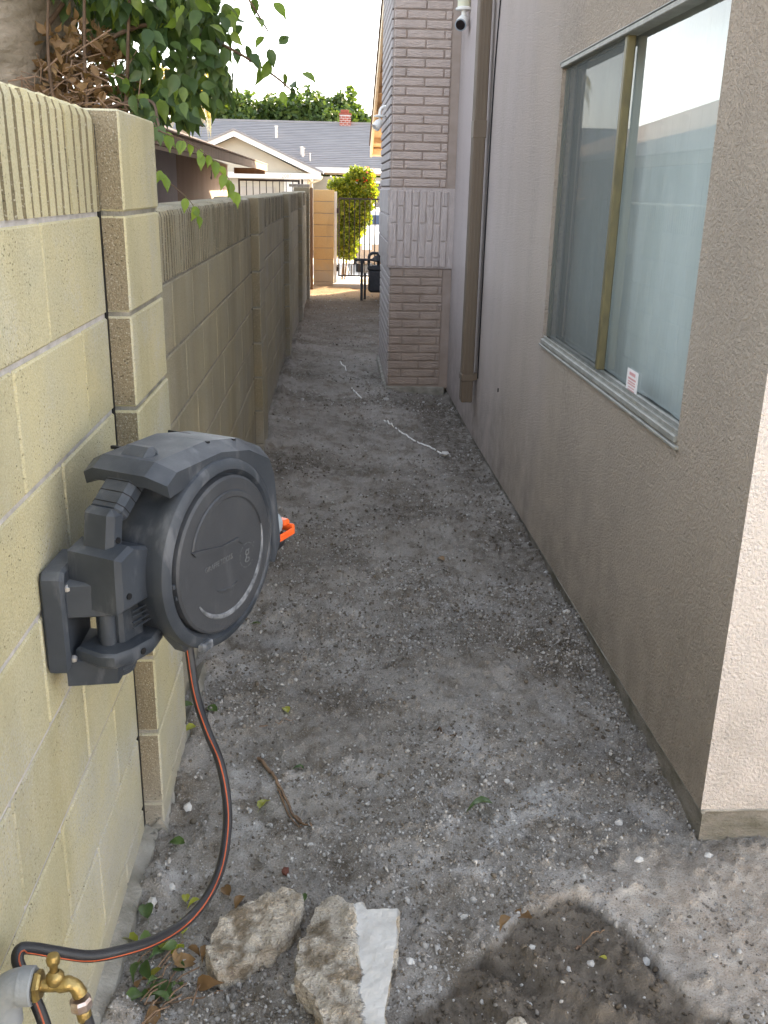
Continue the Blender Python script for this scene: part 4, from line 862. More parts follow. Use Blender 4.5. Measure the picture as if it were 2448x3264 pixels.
# single stones
_ic = {}
def stone(x, y, s, label, mat='pebble', seed=0, sq=.6):
    g = np.random.default_rng(seed + 100); b = bmesh.new(); bmesh.ops.create_icosphere(b, subdivisions=1, radius=1)
    for v in b.verts:
        n = fbm(np.array([v.co.x * 1.3 + seed]), np.array([v.co.y * 1.3 + v.co.z * 1.7]), 1.2, 3, seed)[0]; v.co *= 1 + .75 * n
        v.co = Vector((round(v.co.x * 2.6) / 2.6 * .35 + v.co.x * .65, v.co.y, v.co.z))
    me = bpy.data.meshes.new('stone'); b.to_mesh(me); b.free(); me.materials.append(m(mat))
    o = link('stone', me, None, (x, y, gz(x, y) + s * .25), rz=g.uniform(0, 6), label=label, cat='stone', group='loose stones on the path'); o.scale = (s, s * .75, s * sq); return o
for a in ((.703, 5.756, .040, 'pale flat stone weighing the end of the white string', 'rock_w'), (.407, 7.353, .030, 'grey stone flake near the foot of the chimney', 'pebble'), (.900, 3.292, .020, 'white stone against the house footing below the window', 'rock_w'),
          (-.388, 2.136, .017, 'oblong white stone chip by the first pilaster foot', 'rock_w'), (.945, 1.925, .014, 'white stone just in front of the house corner', 'rock_w'), (.690, 1.617, .013, 'white stone at the right edge of the wet patch', 'rock_w'),
          (.165, 1.597, .013, 'white stone just right of the big slab', 'rock_w'), (.488, 2.248, .011, 'white pebble in the middle of the path beyond the green leaf', 'rock_w'), (-.415, 1.782, .015, 'white stone by the wall foot above the leaf pile', 'rock_w'),
          (-.380, 1.84, .012, 'white stone beside the two yellow green leaves', 'rock_w'), (.763, 1.912, .013, 'white stone on the pale dry dirt', 'rock_w'), (-.379, 1.53, .015, 'upright white stone chip in the leaf pile', 'rock_w'),
          (-.076, 1.533, .016, 'flat grey stone touching the left edge of the big slab', 'rock_w'), (-.116, 1.886, .013, 'dark red brick crumb beyond the long chunk', 'brick_dk'), (.30, 1.73, .010, 'small white stone left of the wet patch', 'rock_w'), (.56, 1.60, .011, 'grey stone lying in the wet mud', 'pebble'),
          (.43, 1.62, .010, 'small grey stone near the left rim of the wet mud', 'pebble'), (.75, 2.05, .014, 'angular grey stone left of the house corner', 'pebble')):
    stone(a[0], a[1], a[2], a[3], a[4], int(a[0] * 1000) % 97)
# string lying on the dirt
def onground(pts, r): return [(x, y, gz(x, y) + r * .8) for x, y in pts]
g = MB()
segs = [[(.048, 9.06), (.075, 8.8), (.101, 8.577)], [(.139, 7.778), (.170, 7.56), (.209, 7.343)], [(.356, 6.669), (.385, 6.57), (.413, 6.488)], [(.425, 6.46), (.49, 6.30), (.545, 6.185)], [(.555, 6.16), (.61, 6.02), (.655, 5.925)], [(.665, 5.90), (.70, 5.83), (.73, 5.757)]]
for s_ in segs: g.tube(onground([(p.x, p.y) for p in spline([(*q, 0) for q in s_], 4)], .006), .0055, 6)
g.build('string', 'string', label='white string lying half buried along the dirt path', cat='string')
def twig(pts, r, label, mat='twig_lt', side=None):
    b = MB(); P = onground([(p.x, p.y) for p in spline([(*q, 0) for q in pts], 5)], r * 1.5); n = len(P); P = [(p[0] + .002 * math.sin(i * 1.7), p[1], p[2] + .003 * math.sin(i * .9)) for i, p in enumerate(P)]
    b.tube(P, [r * (1 - .6 * i / n) for i in range(n)], 7)
    for sd in (side or []): Q = onground([(p.x, p.y) for p in spline([(*q, 0) for q in sd], 4)], r); b.tube(Q, [r * .5 * (1 - .5 * i / len(Q)) for i in range(len(Q))], 5)
    b.build('twig', mat, smooth=60, label=label, cat='twig')
twig([(-.22, 2.382), (-.186, 2.316), (-.155, 2.239), (-.125, 2.155), (-.092, 2.086), (-.054, 2.028)], .0055, 'long brown forked twig lying on the path beyond the hose', 'twig_lt', [[(-.153, 2.207), (-.118, 2.115), (-.082, 2.04)], [(-.10, 2.11), (-.085, 2.09), (-.088, 2.07)]])
twig([(-.385, 1.515), (-.33, 1.522), (-.283, 1.530), (-.229, 1.545)], .0028, 'thin pale twig sticking out of the leaf pile')
twig([(.539, 1.644), (.560, 1.665), (.582, 1.67), (.612, 1.683)], .003, 'bent pale twig in the wet mud', 'twig_lt', [[(.56, 1.665), (.565, 1.685)]])
twig([(.317, 2.501), (.34, 2.47), (.366, 2.432)], .0035, 'short dark twig in the middle of the path', 'twig')
twig([(-.229, 2.536), (-.18, 2.548), (-.117, 2.580)], .002, 'thin pale twig near the yellow leaf by the wall')

# leaves
LV = [(0, 0, 0), (-.20, .12, .05), (-.29, .36, .075), (-.22, .62, .05), (-.09, .82, .02), (0, 1.06, -.06), (.09, .82, .02), (.22, .62, .05), (.29, .36, .075), (.20, .12, .05), (0, .36, -.0), (0, .66, -.0), (0, -.22, .02), (.012, -.22, .02), (.012, 0, 0)]
LF = [(0, 10, 2, 1), (10, 11, 3, 2), (11, 5, 4, 3), (0, 9, 8, 10), (10, 8, 7, 11), (11, 7, 6, 5), (0, 14, 13, 12)]
lvn = np.array(LV)
def leaf_mesh(mat, curl=0.0, fold=1.0, key=[{}]):
    k = (mat, curl, fold)
    if k in key[0]: return key[0][k]
    v = lvn.copy(); v[:, 2] = v[:, 2] * fold - curl * (v[:, 1] - .4) ** 2
    me = np_mesh('leaf', v, LF, mat, True); key[0][k] = me; return me
def fallen(x, y, s, rz, label, mat, curl=.5, fold=2.0, lift=.011, rx=0.0):
    o = link('fallen_leaf', leaf_mesh(mat, curl, fold), None, (x, y, gz(x, y) + lift + .10 * s), rot=(rx, random.uniform(-.4, .4), rz), label=label, cat='leaf', group='fallen leaves on the ground'); o.scale = (s, s, s)
for a in ((-.144, 2.600, .045, .4, 'bright yellow green leaf, crumpled, on the path left of centre', 'leaf_yel'), (-.411, 2.475, .045, 2.3, 'yellow green leaf by the wall foot, below the hose bend', 'leaf_yel'), (-.362, 2.589, .050, 1.0, 'dark green folded leaf just right of the hose', 'leaf_gr'),
          (-.434, 2.590, .050, 2.0, 'dark green leaf tucked against the first pilaster', 'leaf_gr'), (-.198, 2.127, .052, -.5, 'curved yellow leaf left of the long twig', 'leaf_yel'), (-.084, 2.299, .035, 1.4, 'small dark green leaf right of the long twig', 'leaf_gr'),
          (.424, 2.108, .072, 1.7, 'flat dark green leaf alone in the middle of the near path', 'leaf_gr'), (-.372, 1.985, .045, 1.4, 'grey green leaf at the wall foot left of the hose', 'leaf_gr'), (-.342, 1.798, .034, .2, 'yellow green leaf, left one of two above the long chunk', 'leaf_yel'),
          (-.308, 1.790, .034, 2.2, 'yellow green leaf, right one of two above the long chunk', 'leaf_yel'), (-.243, 1.807, .045, .5, 'tan curled dead leaf above the long chunk', 'leaf_dead'), (-.208, 1.802, .045, 2.7, 'dark brown crumpled leaf touching the long chunk', 'leaf_dead'),
          (-.425, 1.667, .055, 1.3, 'yellow leaf at the wall foot by the hose', 'leaf_yel'), (-.417, 1.731, .06, .3, 'large green leaf standing by the wall foot', 'leaf_gr'), (-.069, 1.775, .035, .1, 'small green leaf between the two big concrete chunks', 'leaf_gr'),
          (.398, 1.699, .045, 2.4, 'tan curled leaf at the rim of the wet mud', 'leaf_dead'), (.456, 1.723, .06, 1.5, 'brown crumpled dead leaf on the top rim of the wet mud', 'leaf_dead'), (.593, 1.592, .018, 1.0, 'tiny yellow leaf in the wet mud', 'leaf_yel'),
          (-.274, 3.235, .05, 1.6, 'green leaf lying just beyond the hose reel', 'leaf_gr'), (-.338, 3.275, .04, .8, 'pale yellow leaf lying by the far side of the hose reel', 'leaf_yel'), (-.175, 1.628, .04, 1.9, 'green leaf wedged under the right edge of the long chunk', 'leaf_gr'), (.49, 3.9, .05, .7, 'dull leaf lying far up the path', 'leaf_dead')):
    fallen(*a)
g = np.random.default_rng(5)
cols = ['leaf_gr', 'leaf_gr', 'leaf_gr', 'leaf_dead', 'leaf_yel', 'leaf_dead']
for i in range(26):
    f = g.uniform(); x = -.39 + .08 * f + g.normal() * .028; y = 1.70 - .26 * g.uniform(); 
    x = min(max(x, -.44), -.27)
    o = link('fallen_leaf', leaf_mesh(cols[i % 6], .5, 2.0), None, (x, y, gz(x, y) + .010 + .012 * g.uniform()), rot=(g.normal() * .5, g.normal() * .5, g.uniform(0, 6.3)), label={'leaf_gr': 'dark green leaf in the mixed heap at the wall foot by the tap', 'leaf_dead': 'dry brown leaf in the mixed heap at the wall foot by the tap', 'leaf_yel': 'yellow leaf in the mixed heap at the wall foot by the tap'}[cols[i % 6]], cat='leaf', group={'leaf_gr': 'green leaves of the heap by the tap', 'leaf_dead': 'brown leaves of the heap by the tap', 'leaf_yel': 'yellow leaves of the heap by the tap'}[cols[i % 6]]); s = g.uniform(.035, .058); o.scale = (s, s, s)
b = MB()
for i in range(16):
    x = -.37 + g.normal() * .03; y = 1.52 + g.normal() * .06; a = g.uniform(.6, 1.5); L = g.uniform(.03, .09)
    b.tube([(x, y, gz(x, y) + .01), (x + L * .5 * math.cos(a), y + L * .5 * math.sin(a), gz(x, y) + .022), (x + L * math.cos(a), y + L * math.sin(a), gz(x, y) + .014)], .0018, 5)
b.build('twig_litter', 'twig_lt', kind='stuff', label='broken brown twigs mixed in the leaf heap')

# ------------------------------------------------------------------ tree over the wall
tree = thing('tree', 'broad leaved tree with thick pale trunk leaning over the near block wall', 'tree', (-1.45, 3.6, 0))
T0 = Vector((-1.45, 3.6, 0))
def tb(mb, name, mats, smooth=50, **kw):
    bmesh.ops.translate(mb.bm, verts=mb.bm.verts, vec=-T0); return mb.build(name, mats, tree, smooth, **kw)
b = MB(); b.tube(spline([(-1.40, 3.55, -.1), (-1.38, 3.55, .8), (-1.36, 3.55, 1.5), (-1.33, 3.55, 1.85), (-1.26, 3.6, 2.2), (-1.20, 3.7, 2.8), (-1.2, 3.8, 3.6)], 5), [.40] * 8 + [.385] * 8 + [.375] * 7 + [.36] * 8, 28)
for v in b.bm.verts: 
    n = fbm(np.array([v.co.x * 2 + v.co.y]), np.array([v.co.z]), 2.4, 4, 71)[0]; d = Vector((v.co.x + 1.35, v.co.y - 3.55, 0)).normalized(); v.co += d * n * .07
tb(b, 'trunk', 'bark', 80)
BR = [[(-1.0, 3.5, 1.80), (-.80, 3.45, 1.98), (-.60, 3.4, 2.06), (-.40, 3.4, 2.02), (-.22, 3.4, 1.93), (-.14, 3.4, 1.87)],
      [(-1.0, 3.5, 2.0), (-.75, 3.45, 2.25), (-.50, 3.4, 2.32), (-.33, 3.4, 2.20), (-.22, 3.4, 2.05)],
      [(-.95, 3.45, 1.74), (-.76, 3.35, 1.80), (-.58, 3.2, 1.82), (-.52, 3.0, 1.75), (-.51, 2.95, 1.72)],
      [(-.53, 3.0, 1.745), (-.507, 2.95, 1.722), (-.455, 2.95, 1.703), (-.41, 2.95, 1.682), (-.377, 2.95, 1.660), (-.351, 2.95, 1.638), (-.325, 2.95, 1.612), (-.304, 2.95, 1.575), (-.297, 2.95, 1.545)],
      [(-.62, 3.0, 1.74), (-.54, 2.88, 1.66), (-.488, 2.80, 1.602), (-.463, 2.8, 1.582), (-.426, 2.8, 1.552), (-.402, 2.8, 1.526), (-.384, 2.8, 1.497)],
      [(-1.0, 3.55, 1.72), (-.85, 3.5, 1.78), (-.70, 3.45, 1.82), (-.55, 3.4, 1.80), (-.44, 3.4, 1.76)],
      [(-.80, 3.35, 1.6), (-.79, 3.3, 1.9), (-.76, 3.3, 2.3), (-.70, 3.2, 2.7)], [(-.70, 3.35, 1.65), (-.67, 3.35, 1.9), (-.62, 3.3, 2.3), (-.54, 3.2, 2.7)], [(-.88, 3.3, 1.7), (-.90, 3.3, 1.95), (-.86, 3.3, 2.3)]]
for i, p in enumerate(BR):
    sp_ = spline(p, 6); n = len(sp_); r0 = .009 if i in (0, 1) else (.0022 if i in (3, 4) else .008)
    tb(MB().tube(sp_, [r0 * (1 - .75 * k / n) for k in range(n)], 8), 'branch', 'twig')
def frames(d, nrm):  # leaf axes: Y along d, Z near nrm
    d = d / np.linalg.norm(d, axis=1)[:, None]; x = np.cross(d, nrm); x /= np.linalg.norm(x, axis=1)[:, None] + 1e-9; z = np.cross(x, d)
    return np.stack([x, d, z], -1)
def orient(n, g, out=.15):
    return frames(g.normal(size=(n, 3)) * .42 + np.array([out, -.12, -.9]), g.normal(size=(n, 3)) * .6 + np.array([.35, -1.0, .35]))
DENSE = [(-.90, 3.85, 2.16, .12), (-.82, 3.8, 2.10, .10), (-.70, 3.5, 2.10, .10), (-.60, 3.45, 2.08, .12), (-.50, 3.4, 2.03, .11), (-.42, 3.4, 1.97, .08), (-.46, 3.4, 1.87, .08), (-.53, 3.4, 1.86, .08), (-.64, 3.45, 1.90, .10), (-.68, 3.5, 1.87, .07), (-.60, 3.4, 1.82, .06), (-.42, 3.4, 2.08, .09), (-.62, 3.4, 2.22, .16), (-.45, 3.4, 2.2, .13), (-.385, 3.4, 1.90, .05), (-.50, 3.35, 1.81, .05), (-.8, 3.5, 2.3, .2), (-.55, 3.5, 2.5, .25), (-.9, 3.6, 2.6, .35), (-.62, 3.3, 1.80, .04)]
def dense(n, g, front=0.0):
    D4 = np.array(DENSE); w = D4[:, 3] ** 1.6; k = g.choice(len(D4), n, p=w / w.sum())
    v = g.normal(size=(n, 3)); v *= (g.uniform(0, 1, n) ** .45 / np.linalg.norm(v, axis=1))[:, None]
    P = D4[k, :3] + v * D4[k, 3][:, None] * np.array([1, 1.3, 1]); P[:, 1] -= front
    return P, orient(n, g), g.uniform(.046, .074, n)
g = np.random.default_rng(21)
Pd, Rd, sd = dense(1800, g)
link('foliage', scatter('foliage', lvn, LF, Rd * sd[:, None, None], Pd - np.array(T0), 'leaf', True), tree, kind='stuff')
sm = leaf_mesh('leaf', .25, 1.0); smy = leaf_mesh('leaf_young', .25, 1.0)
def put_leaf(P, R, s, me):
    o = link('leaf', me, tree); o.matrix_local = Matrix.Translation(Vector(P) - T0) @ (Matrix(R.tolist()).to_4x4()) @ Matrix.Scale(s, 4)
P, R, sc_ = dense(190, g, .15)
for a in zip(P, R, sc_): put_leaf(*a, smy if g.uniform() < .17 else sm)
outer = [(-.337, 3.4, 2.11), (-.27, 3.4, 2.14), (-.20, 3.4, 2.14), (-.31, 3.4, 2.06), (-.25, 3.4, 2.04), (-.175, 3.4, 2.05), (-.285, 3.4, 1.97), (-.23, 3.4, 1.94), (-.165, 3.4, 1.93), (-.19, 3.4, 1.875), (-.25, 3.4, 2.09), (-.36, 3.4, 1.86), (-.333, 3.4, 1.99), (-.135, 3.4, 1.895), (-.15, 3.4, 1.89), (-.30, 3.4, 2.0), (-.22, 3.4, 2.0), (-.205, 3.4, 1.955), (-.265, 3.4, 1.97), (-.345, 3.4, 1.93), (-.32, 3.4, 1.88), (-.12, 3.4, 1.93), (-.18, 3.4, 2.0), (-.38, 3.3, 1.84), (-.40, 3.3, 2.06), (-.235, 3.4, 1.965), (-.34, 3.35, 2.05)]
Po = np.array(outer) + g.normal(size=(len(outer), 3)) * .008; Ro = orient(len(outer), g, .3); so = g.uniform(.046, .066, len(outer))
for a in zip(Po, Ro, so): put_leaf(*a, smy if g.uniform() < .3 else sm)
def along(path, f0, f1, n, size, mats):
    for i in range(n):
        k = (f0 + (f1 - f0) * (i + .5) / n) * (len(path) - 1.001); q = path[int(k)].lerp(path[int(k) + 1], k - int(k))
        R = frames(np.array([[.25 * (1 if i % 2 else -.4) + g.normal() * .2, -.2, -.85]]), np.array([[.3 + g.normal() * .3, -1, .4]]))[0]
        put_leaf(np.array(q) + g.normal(size=3) * .006, R, g.uniform(*size), mats)
paths = [spline(p, 6) for p in BR]
along(paths[3], .05, 1, 17, (.036, .052), smy); along(paths[4], .30, .42, 3, (.03, .042), smy); along(paths[4], .72, 1, 4, (.034, .046), smy); along(paths[2], .6, 1, 7, (.045, .06), sm)
# dead leaves and twigs caught by the trunk
g = np.random.default_rng(31); n = 640
v = g.normal(size=(n, 3)); v *= (g.uniform(0, 1, n) ** .4 / np.linalg.norm(v, axis=1))[:, None]
P = np.array([-.83, 3.42, 1.88]) + v * np.array([.17, .14, .21]); R = rand_rot(n, g) * g.uniform(.03, .055, n)[:, None, None]
link('dead_leaf_nest', scatter('nest', lvn, LF, R, P, 'leaf_dead', True), kind='stuff', label='tangle of dry brown leaves caught between trunk and wall')
b = MB()
for i in range(150):
    c = Vector((-.83, 3.32, 1.80)) + Vector((g.normal() * .10, g.normal() * .06, g.normal() * .08)); d = Vector((g.normal(), g.normal() * .4, g.normal() * .5)).normalized(); L = g.uniform(.05, .17)
    b.tube([c - d * L / 2, c + Vector(g.normal(size=3)) * .010, c + d * L / 2], g.uniform(.0012, .0032), 5)
b.build('twig_tangle', 'twig_lt', kind='stuff', label='knot of bare brown twigs above the wall beside the trunk')

# ------------------------------------------------------------------ end of the passage
t = thing('block_column', 'golden lit block column at the end of the passage, holding the gate', 'pillar', (-.222, 18.2, -.15))
z = 1.535 - .097; cm = MB().box((0, 0, 0), (.372, .38, .194), .004).mesh('block', 'block_warm_lit')
while z > -.25: link('block', cm, t, (0, 0, z + .15)); z -= C
MB().box((0, 0, .70), (.360, .368, 1.62)).build('mortar', 'mortar_dk', t)
gp_ = thing('gate_post', 'pale square gate post fixed to the golden block column', 'post', (-.005, 18.12, -.15))
MB().box((0, 0, .83), (.052, .06, 1.66), .004).build('post', 'white', gp_)
for z in (1.33, .30): MB().box((.036, -.02, z), (.03, .05, .09), .004).build('hinge', 'iron', gp_)
gt = thing('iron_gate', 'black iron bar gate closing the passage in front of the driveway', 'gate', (.06, 18.3, -.15))
MB().box((.385, 0, 1.54), (.80, .03, .028), .003).build('top_rail', 'iron', gt); MB().box((.385, 0, .16), (.80, .03, .028), .003).build('bottom_rail', 'iron', gt)
bmn = MB().box((0, 0, 0), (.019, .019, 1.36), .002).mesh('bar', 'iron')
for k in range(1, 8): link('bar', bmn, gt, (.0 + .0955 * k, 0, .85))
for x in (0, .77): MB().box((x, 0, .85), (.026, .026, 1.40), .003).build('stile', 'iron', gt)
MB().box((-.03, -.01, .32), (.04, .02, .07), .003).build('hinge_plate', 'iron', gt); MB().box((-.03, -.01, 1.33), (.04, .02, .07), .003).build('hinge_plate', 'iron', gt)
MB().box((.30, 18.05, -.16), (.70, .42, .12), .01).build('threshold', 'slab', label='pale concrete sill slab under the iron gate', cat='step')
t = thing('fence_post', 'brown wooden post between last pilaster and golden column', 'post', (-.437, 17.6, -.22)); MB().box((0, 0, .89), (.06, .09, 1.80), .004).build('post', 'wood', t)
b = MB(); b.box((-.62, 17.0, 1.60), (.34, .32, .045), .006); b.build('cap_slab', 'mortar_dk', label='dark flat cap stone on top of the wall end', cat='cap stone')
fl = thing('iron_fence', 'tall black iron bar fence beyond the neighbour garage', 'fence', (-1.78, 18.4, -.3))
for z in (1.98, .3): MB().box((.56, 0, z), (1.10, .03, .035), .003).build('rail', 'iron', fl)
bm2 = MB().box((0, 0, 0), (.016, .016, 1.72), .002).mesh('bar', 'iron')
for k in range(1, 9): link('bar', bm2, fl, (.02 + .121 * k, 0, 1.13))
for x in (.01, 1.10): MB().box((x, 0, 1.0), (.035, .035, 2.0), .003).build('post', 'iron', fl)
MB().box((1.16, .05, 1.0), (.035, .035, 2.02), .003).build('latch_post', 'iron', fl)
# gas meter
gm = thing('gas_meter', 'dark gas meter on pipe legs beside the house wall near the gate', 'gas meter', (.57, 16.1, -.2)); gm.scale = (.85, .85, .88)
def gb(mb, name, mats='meter', s=40): return mb.build(name, mats, gm, s)
gb(MB().tube([(-.16, -.02, -.1), (-.16, -.02, .76)], .026, 12).tube([(-.30, -.02, .75), (.34, -.02, .75)], .024, 12).lathe([(.034, 0), (.036, .01), (.036, .08), (.034, .09)], (-.16, -.02, .68), n=14).lathe([(0, 0), (.034, 0), (.034, .05), (0, .05)], (-.30, -.02, .75), (1, 0, 0), 12), 'pipe_leg')
gb(MB().tube([(-.09, .18, -.1), (-.09, .18, .5)], .024, 12), 'pipe_leg')
gb(MB().box((.12, .06, .36), (.30, .22, .42), .04).box((.12, .06, .60), (.34, .24, .10), .03), 'meter_body')
gb(MB().tube(spline([(-.02, .04, .60), (-.02, .04, .80), (.02, .04, .86), (.10, .04, .87), (.16, .04, .84), (.16, .04, .64)], 5), .028, 12), 'bent_pipe')
gb(MB().lathe([(0, 0), (.075, 0), (.085, .015), (.085, .03), (.05, .06), (.03, .09), (0, .09)], (.12, .0, .74), (0, -.35, 1), 20), 'regulator')
gb(MB().box((.02, -.05, .66), (.05, .04, .05), .008), 'valve', 'steel')

# ------------------------------------------------------------------ neighbour on the left
nb = thing('neighbour_house', 'low neighbour house with dark overhanging eave behind the block wall', 'house', (-1.93, 18.0, -.3))
N0 = Vector((-1.93, 18.0, -.3))
def nbb(mb, name, mats, **kw):
    bmesh.ops.translate(mb.bm, verts=mb.bm.verts, vec=-N0); return mb.build(name, mats, nb, **kw)
b = MB(); b.box((-4.93, 15.0, .80), (6.0, 6.0, 2.24)); nbb(b, 'wall', 'wall_n2')
b = MB(); b.box((-4.89, 7.9, .80), (6.0, 8.2, 2.24)); nbb(b, 'wall', 'wall_n', label='lavender grey part of the wall')
EX, EZ = -1.29, 1.93; sl_ = .34
nr = 12
for i in range(nr):
    b = MB(); x0 = EX - i * .40; x1 = x0 - .46; z0 = EZ + sl_ * i * .40
    b.prism([(x0, z0 - .012), (x0, z0 + .028), (x1, z0 + sl_ * .46 + .028), (x1, z0 + sl_ * .46 - .012)], lambda u, v, w: (u, w, v), -.5, 18.6); nbb(b, 'shingle_course', 'shingle_n')
b = MB(); b.prism([(EX + .0, EZ - .05), (EX, EZ - .015), (-6.1, EZ - .015 - sl_ * (-6.1 - EX)), (-6.1, EZ - .06 - sl_ * (-6.1 - EX))], lambda u, v, w: (u, w, v), -.5, 18.55); nbb(b, 'eave_boards', 'wood')
b = MB(); b.box((EX + .012, 9.05, EZ - .035), (.024, 19.1, .11), .003); b.box((EX + .02, 9.05, EZ + .028), (.03, 19.1, .018), .003); nbb(b, 'fascia', 'wood')
b = MB(); b.box((EX - .25, 18.0, EZ - .10), (.55, .08, .10), .004); nbb(b, 'outlooker', 'wood')
b = MB(); b.prism([(-5.9, 1.92), (-1.90, 1.92), (-5.9, 3.3)], lambda u, v, w: (u, w, v), 17.9, 18.0); nbb(b, 'gable_wall', 'wall_n2')
MB().tube([(-1.80, 14.6, 1.78), (-1.80, 14.6, 1.68), (-1.80, 14.57, 1.655), (-1.80, 14.53, 1.66), (-1.80, 14.52, 1.69)], .007, 6).build('hook', 'iron', label='black metal hook hanging under the neighbour eave', cat='hook')

# ------------------------------------------------------------------ house across the street
fh = thing('far_house', 'beige single storey house across the street with white gabled garage', 'house', (-3.8, 38, -.7))
F0 = Vector((-3.8, 38, -.7))
def fb(mb, name, mats, parent=fh, **kw):
    bmesh.ops.translate(mb.bm, verts=mb.bm.verts, vec=-F0); return mb.build(name, mats, parent, **kw)
b = MB(); b.box((-1, 45, .65), (24, 9, 2.7)); fb(b, 'wall', 'wall_f')
b = MB(); b.prism([(-6.8, -.7), (-.9, -.7), (-.9, 1.97), (-3.78, 3.30), (-6.8, 1.97)], lambda u, v, w: (u, w, v), 38.1, 42); fb(b, 'garage_wall', 'wall_f')
b = MB(); b.prism([(-14, 2.28), (14, 2.28), (14, 4.25), (-14, 4.25)], lambda u, v, w: (u, 40.4 + (v - 2.28) * 2.6, v + w), 0, .10); b.prism([(-14, 2.2), (14, 2.2), (14, 4.25), (-14, 4.25)], lambda u, v, w: (u, 50.6 - (v - 2.2) * 2.6, v + w), 0, .10); roof = fb(b, 'roof', 'shingle_f')
ncs = 26; b = MB()
for i in range(ncs): v = 2.30 + (4.23 - 2.30) * i / ncs; b.box((0, 40.4 + (v - 2.28) * 2.6, v + .112), (28, .06, .014))
fb(b, 'shingle_courses', 'shingle_f', kind='stuff')
b = MB(); b.box((0, 40.36, 2.24), (28, .06, .20)); fb(b, 'fascia', 'white')
b = MB()
for s_ in (-1, 1): b.prism([(0, 3.30), (s_ * 3.22, 1.90), (s_ * 3.22, 2.12), (0, 3.52)], lambda u, v, w: (-3.78 + u, w, v), 37.7, 37.80)
fb(b, 'rake_board', 'white')
b = MB()
for s_ in (-1, 1): b.prism([(0, 3.50), (s_ * 3.30, 2.07), (s_ * 3.30, 2.15), (0, 3.58)], lambda u, v, w: (-3.78 + u, w, v), 37.66, 44.5)
fb(b, 'gable_roof', 'shingle_f')
b = MB(); b.box((-3.78, 37.76, 1.96), (6.44, .10, .20)); ff = fb(b, 'fascia', 'white')
cu = text('2087', .19, (1.95, -.30, 2.59), fh, 'garage', 'house_number')
b = MB(); b.box((-4.6, 38.05, .45), (4.6, .06, 2.2)); gd = fb(b, 'garage_door', 'garage')
for i in range(4):
    b = MB(); b.box((-4.6, 38.01, -.38 + .55 * i), (4.5, .03, .50), .01); fb(b, 'door_panel', 'garage', gd)
b = MB(); b.box((-1.5, 38.04, .6), (.9, .10, 2.6)); fb(b, 'porch_pillar', 'white')
b = MB(); b.box((1.55, 40.42, 1.2), (1.4, .06, 1.3)); fw = fb(b, 'window', 'white'); b = MB(); b.box((1.55, 40.38, 1.2), (1.25, .03, 1.15)); fb(b, 'pane', 'car_glass', fw)
b = MB(); b.tube(spline([(-.55, 37.75, 1.98), (-.60, 37.78, 1.86), (-.9, 37.9, 1.74), (-1.05, 38.0, 1.70), (-1.05, 38.0, -.6)], 4), .05, 8); fb(b, 'gutter_pipe', 'fascia')
ch = fb(MB(), 'chimney', 'brick_r'); 
b = MB(); b.box((.40, 45.3, 4.10), (.50, .5, 1.1)); fb(b, 'core', 'mortar', ch)
bk = {}
for r in range(7):
    z = 3.98 + .092 * r; cuts = [.14, .31, .49, .665] if r % 2 else [.14, .225, .40, .575, .665]
    for a, c in zip(cuts, cuts[1:]):
        k = round(c - a, 3)
        if k not in bk: bk[k] = MB().box((0, 0, 0), (k - .02, .52, .072), .004).mesh('brick', 'brick_r')
        link('brick', bk[k], ch, Vector(((a + c) / 2, 45.3, z)) - F0)
b = MB(); b.box((.40, 45.3, 4.66), (.56, .56, .07), .01); b.box((.38, 45.3, 4.77), (.36, .36, .14), .02); fb(b, 'cap', 'brick_r', ch)
for x, y, z, h, r in ((-2.55, 43.4, 3.48, .48, .05), (-1.36, 41.4, 2.7, .34, .06), (-1.42, 41.6, 2.8, .30, .05), (-1.05, 40.9, 2.5, .33, .025)):
    b = MB(); b.tube([(x, y, z), (x, y, z + h)], r, 10); b.lathe([(r, 0), (r * 1.5, .01), (r * 1.5, .05), (0, .06)], (x, y, z + h), n=10); fb(b, 'vent_pipe', 'steel')

# trees behind the far house, palm, bush
qv = np.array([(-.5, -.28, 0), (.5, -.28, 0), (.62, .28, .08), (-.38, .30, .08)]); qf = np.array([(0, 1, 2, 3)])
def crown_mesh(name, R, n, mat, size, g, lobes=26, flat=1.0, fill=.55):
    c = g.normal(size=(lobes, 3)); c /= np.linalg.norm(c, axis=1)[:, None]; c *= (g.uniform(.35, .85, lobes))[:, None] * np.array(R)
    k = g.integers(lobes, size=n); v = g.normal(size=(n, 3)); v /= np.linalg.norm(v, axis=1)[:, None]; v *= (g.uniform(fill, 1.05, n) * .36)[:, None] * np.array(R)
    P = c[k] + v; Rm = rand_rot(n, g) * g.uniform(size * .6, size * 1.4, n)[:, None, None]
    return scatter(name, qv, qf, Rm, P, mat)
g = np.random.default_rng(77)
tm = [crown_mesh('crown', (1.9, 1.6, 2.2), 6500, 'hedge', .20, g, 30), crown_mesh('crown', (1.6, 1.5, 2.0), 5500, 'hedge', .19, g, 26)]
tk = MB().tube([(0, 0, 0), (.05, 0, 1.2), (0, .05, 2.6), (.03, 0, 4.2)], [.2, .17, .12, .05], 8).mesh('trunk', 'twig', 60)
names = ['far tree at the left end of the row, partly behind the palm', 'rounded far tree behind the white vent pipe', 'bushy far tree above the middle of the grey roof', 'far tree with a broad top left of the red chimney', 'tallest far tree, just left of the red chimney', 'far tree behind and right of the red chimney', 'low far tree at the right end of the row']
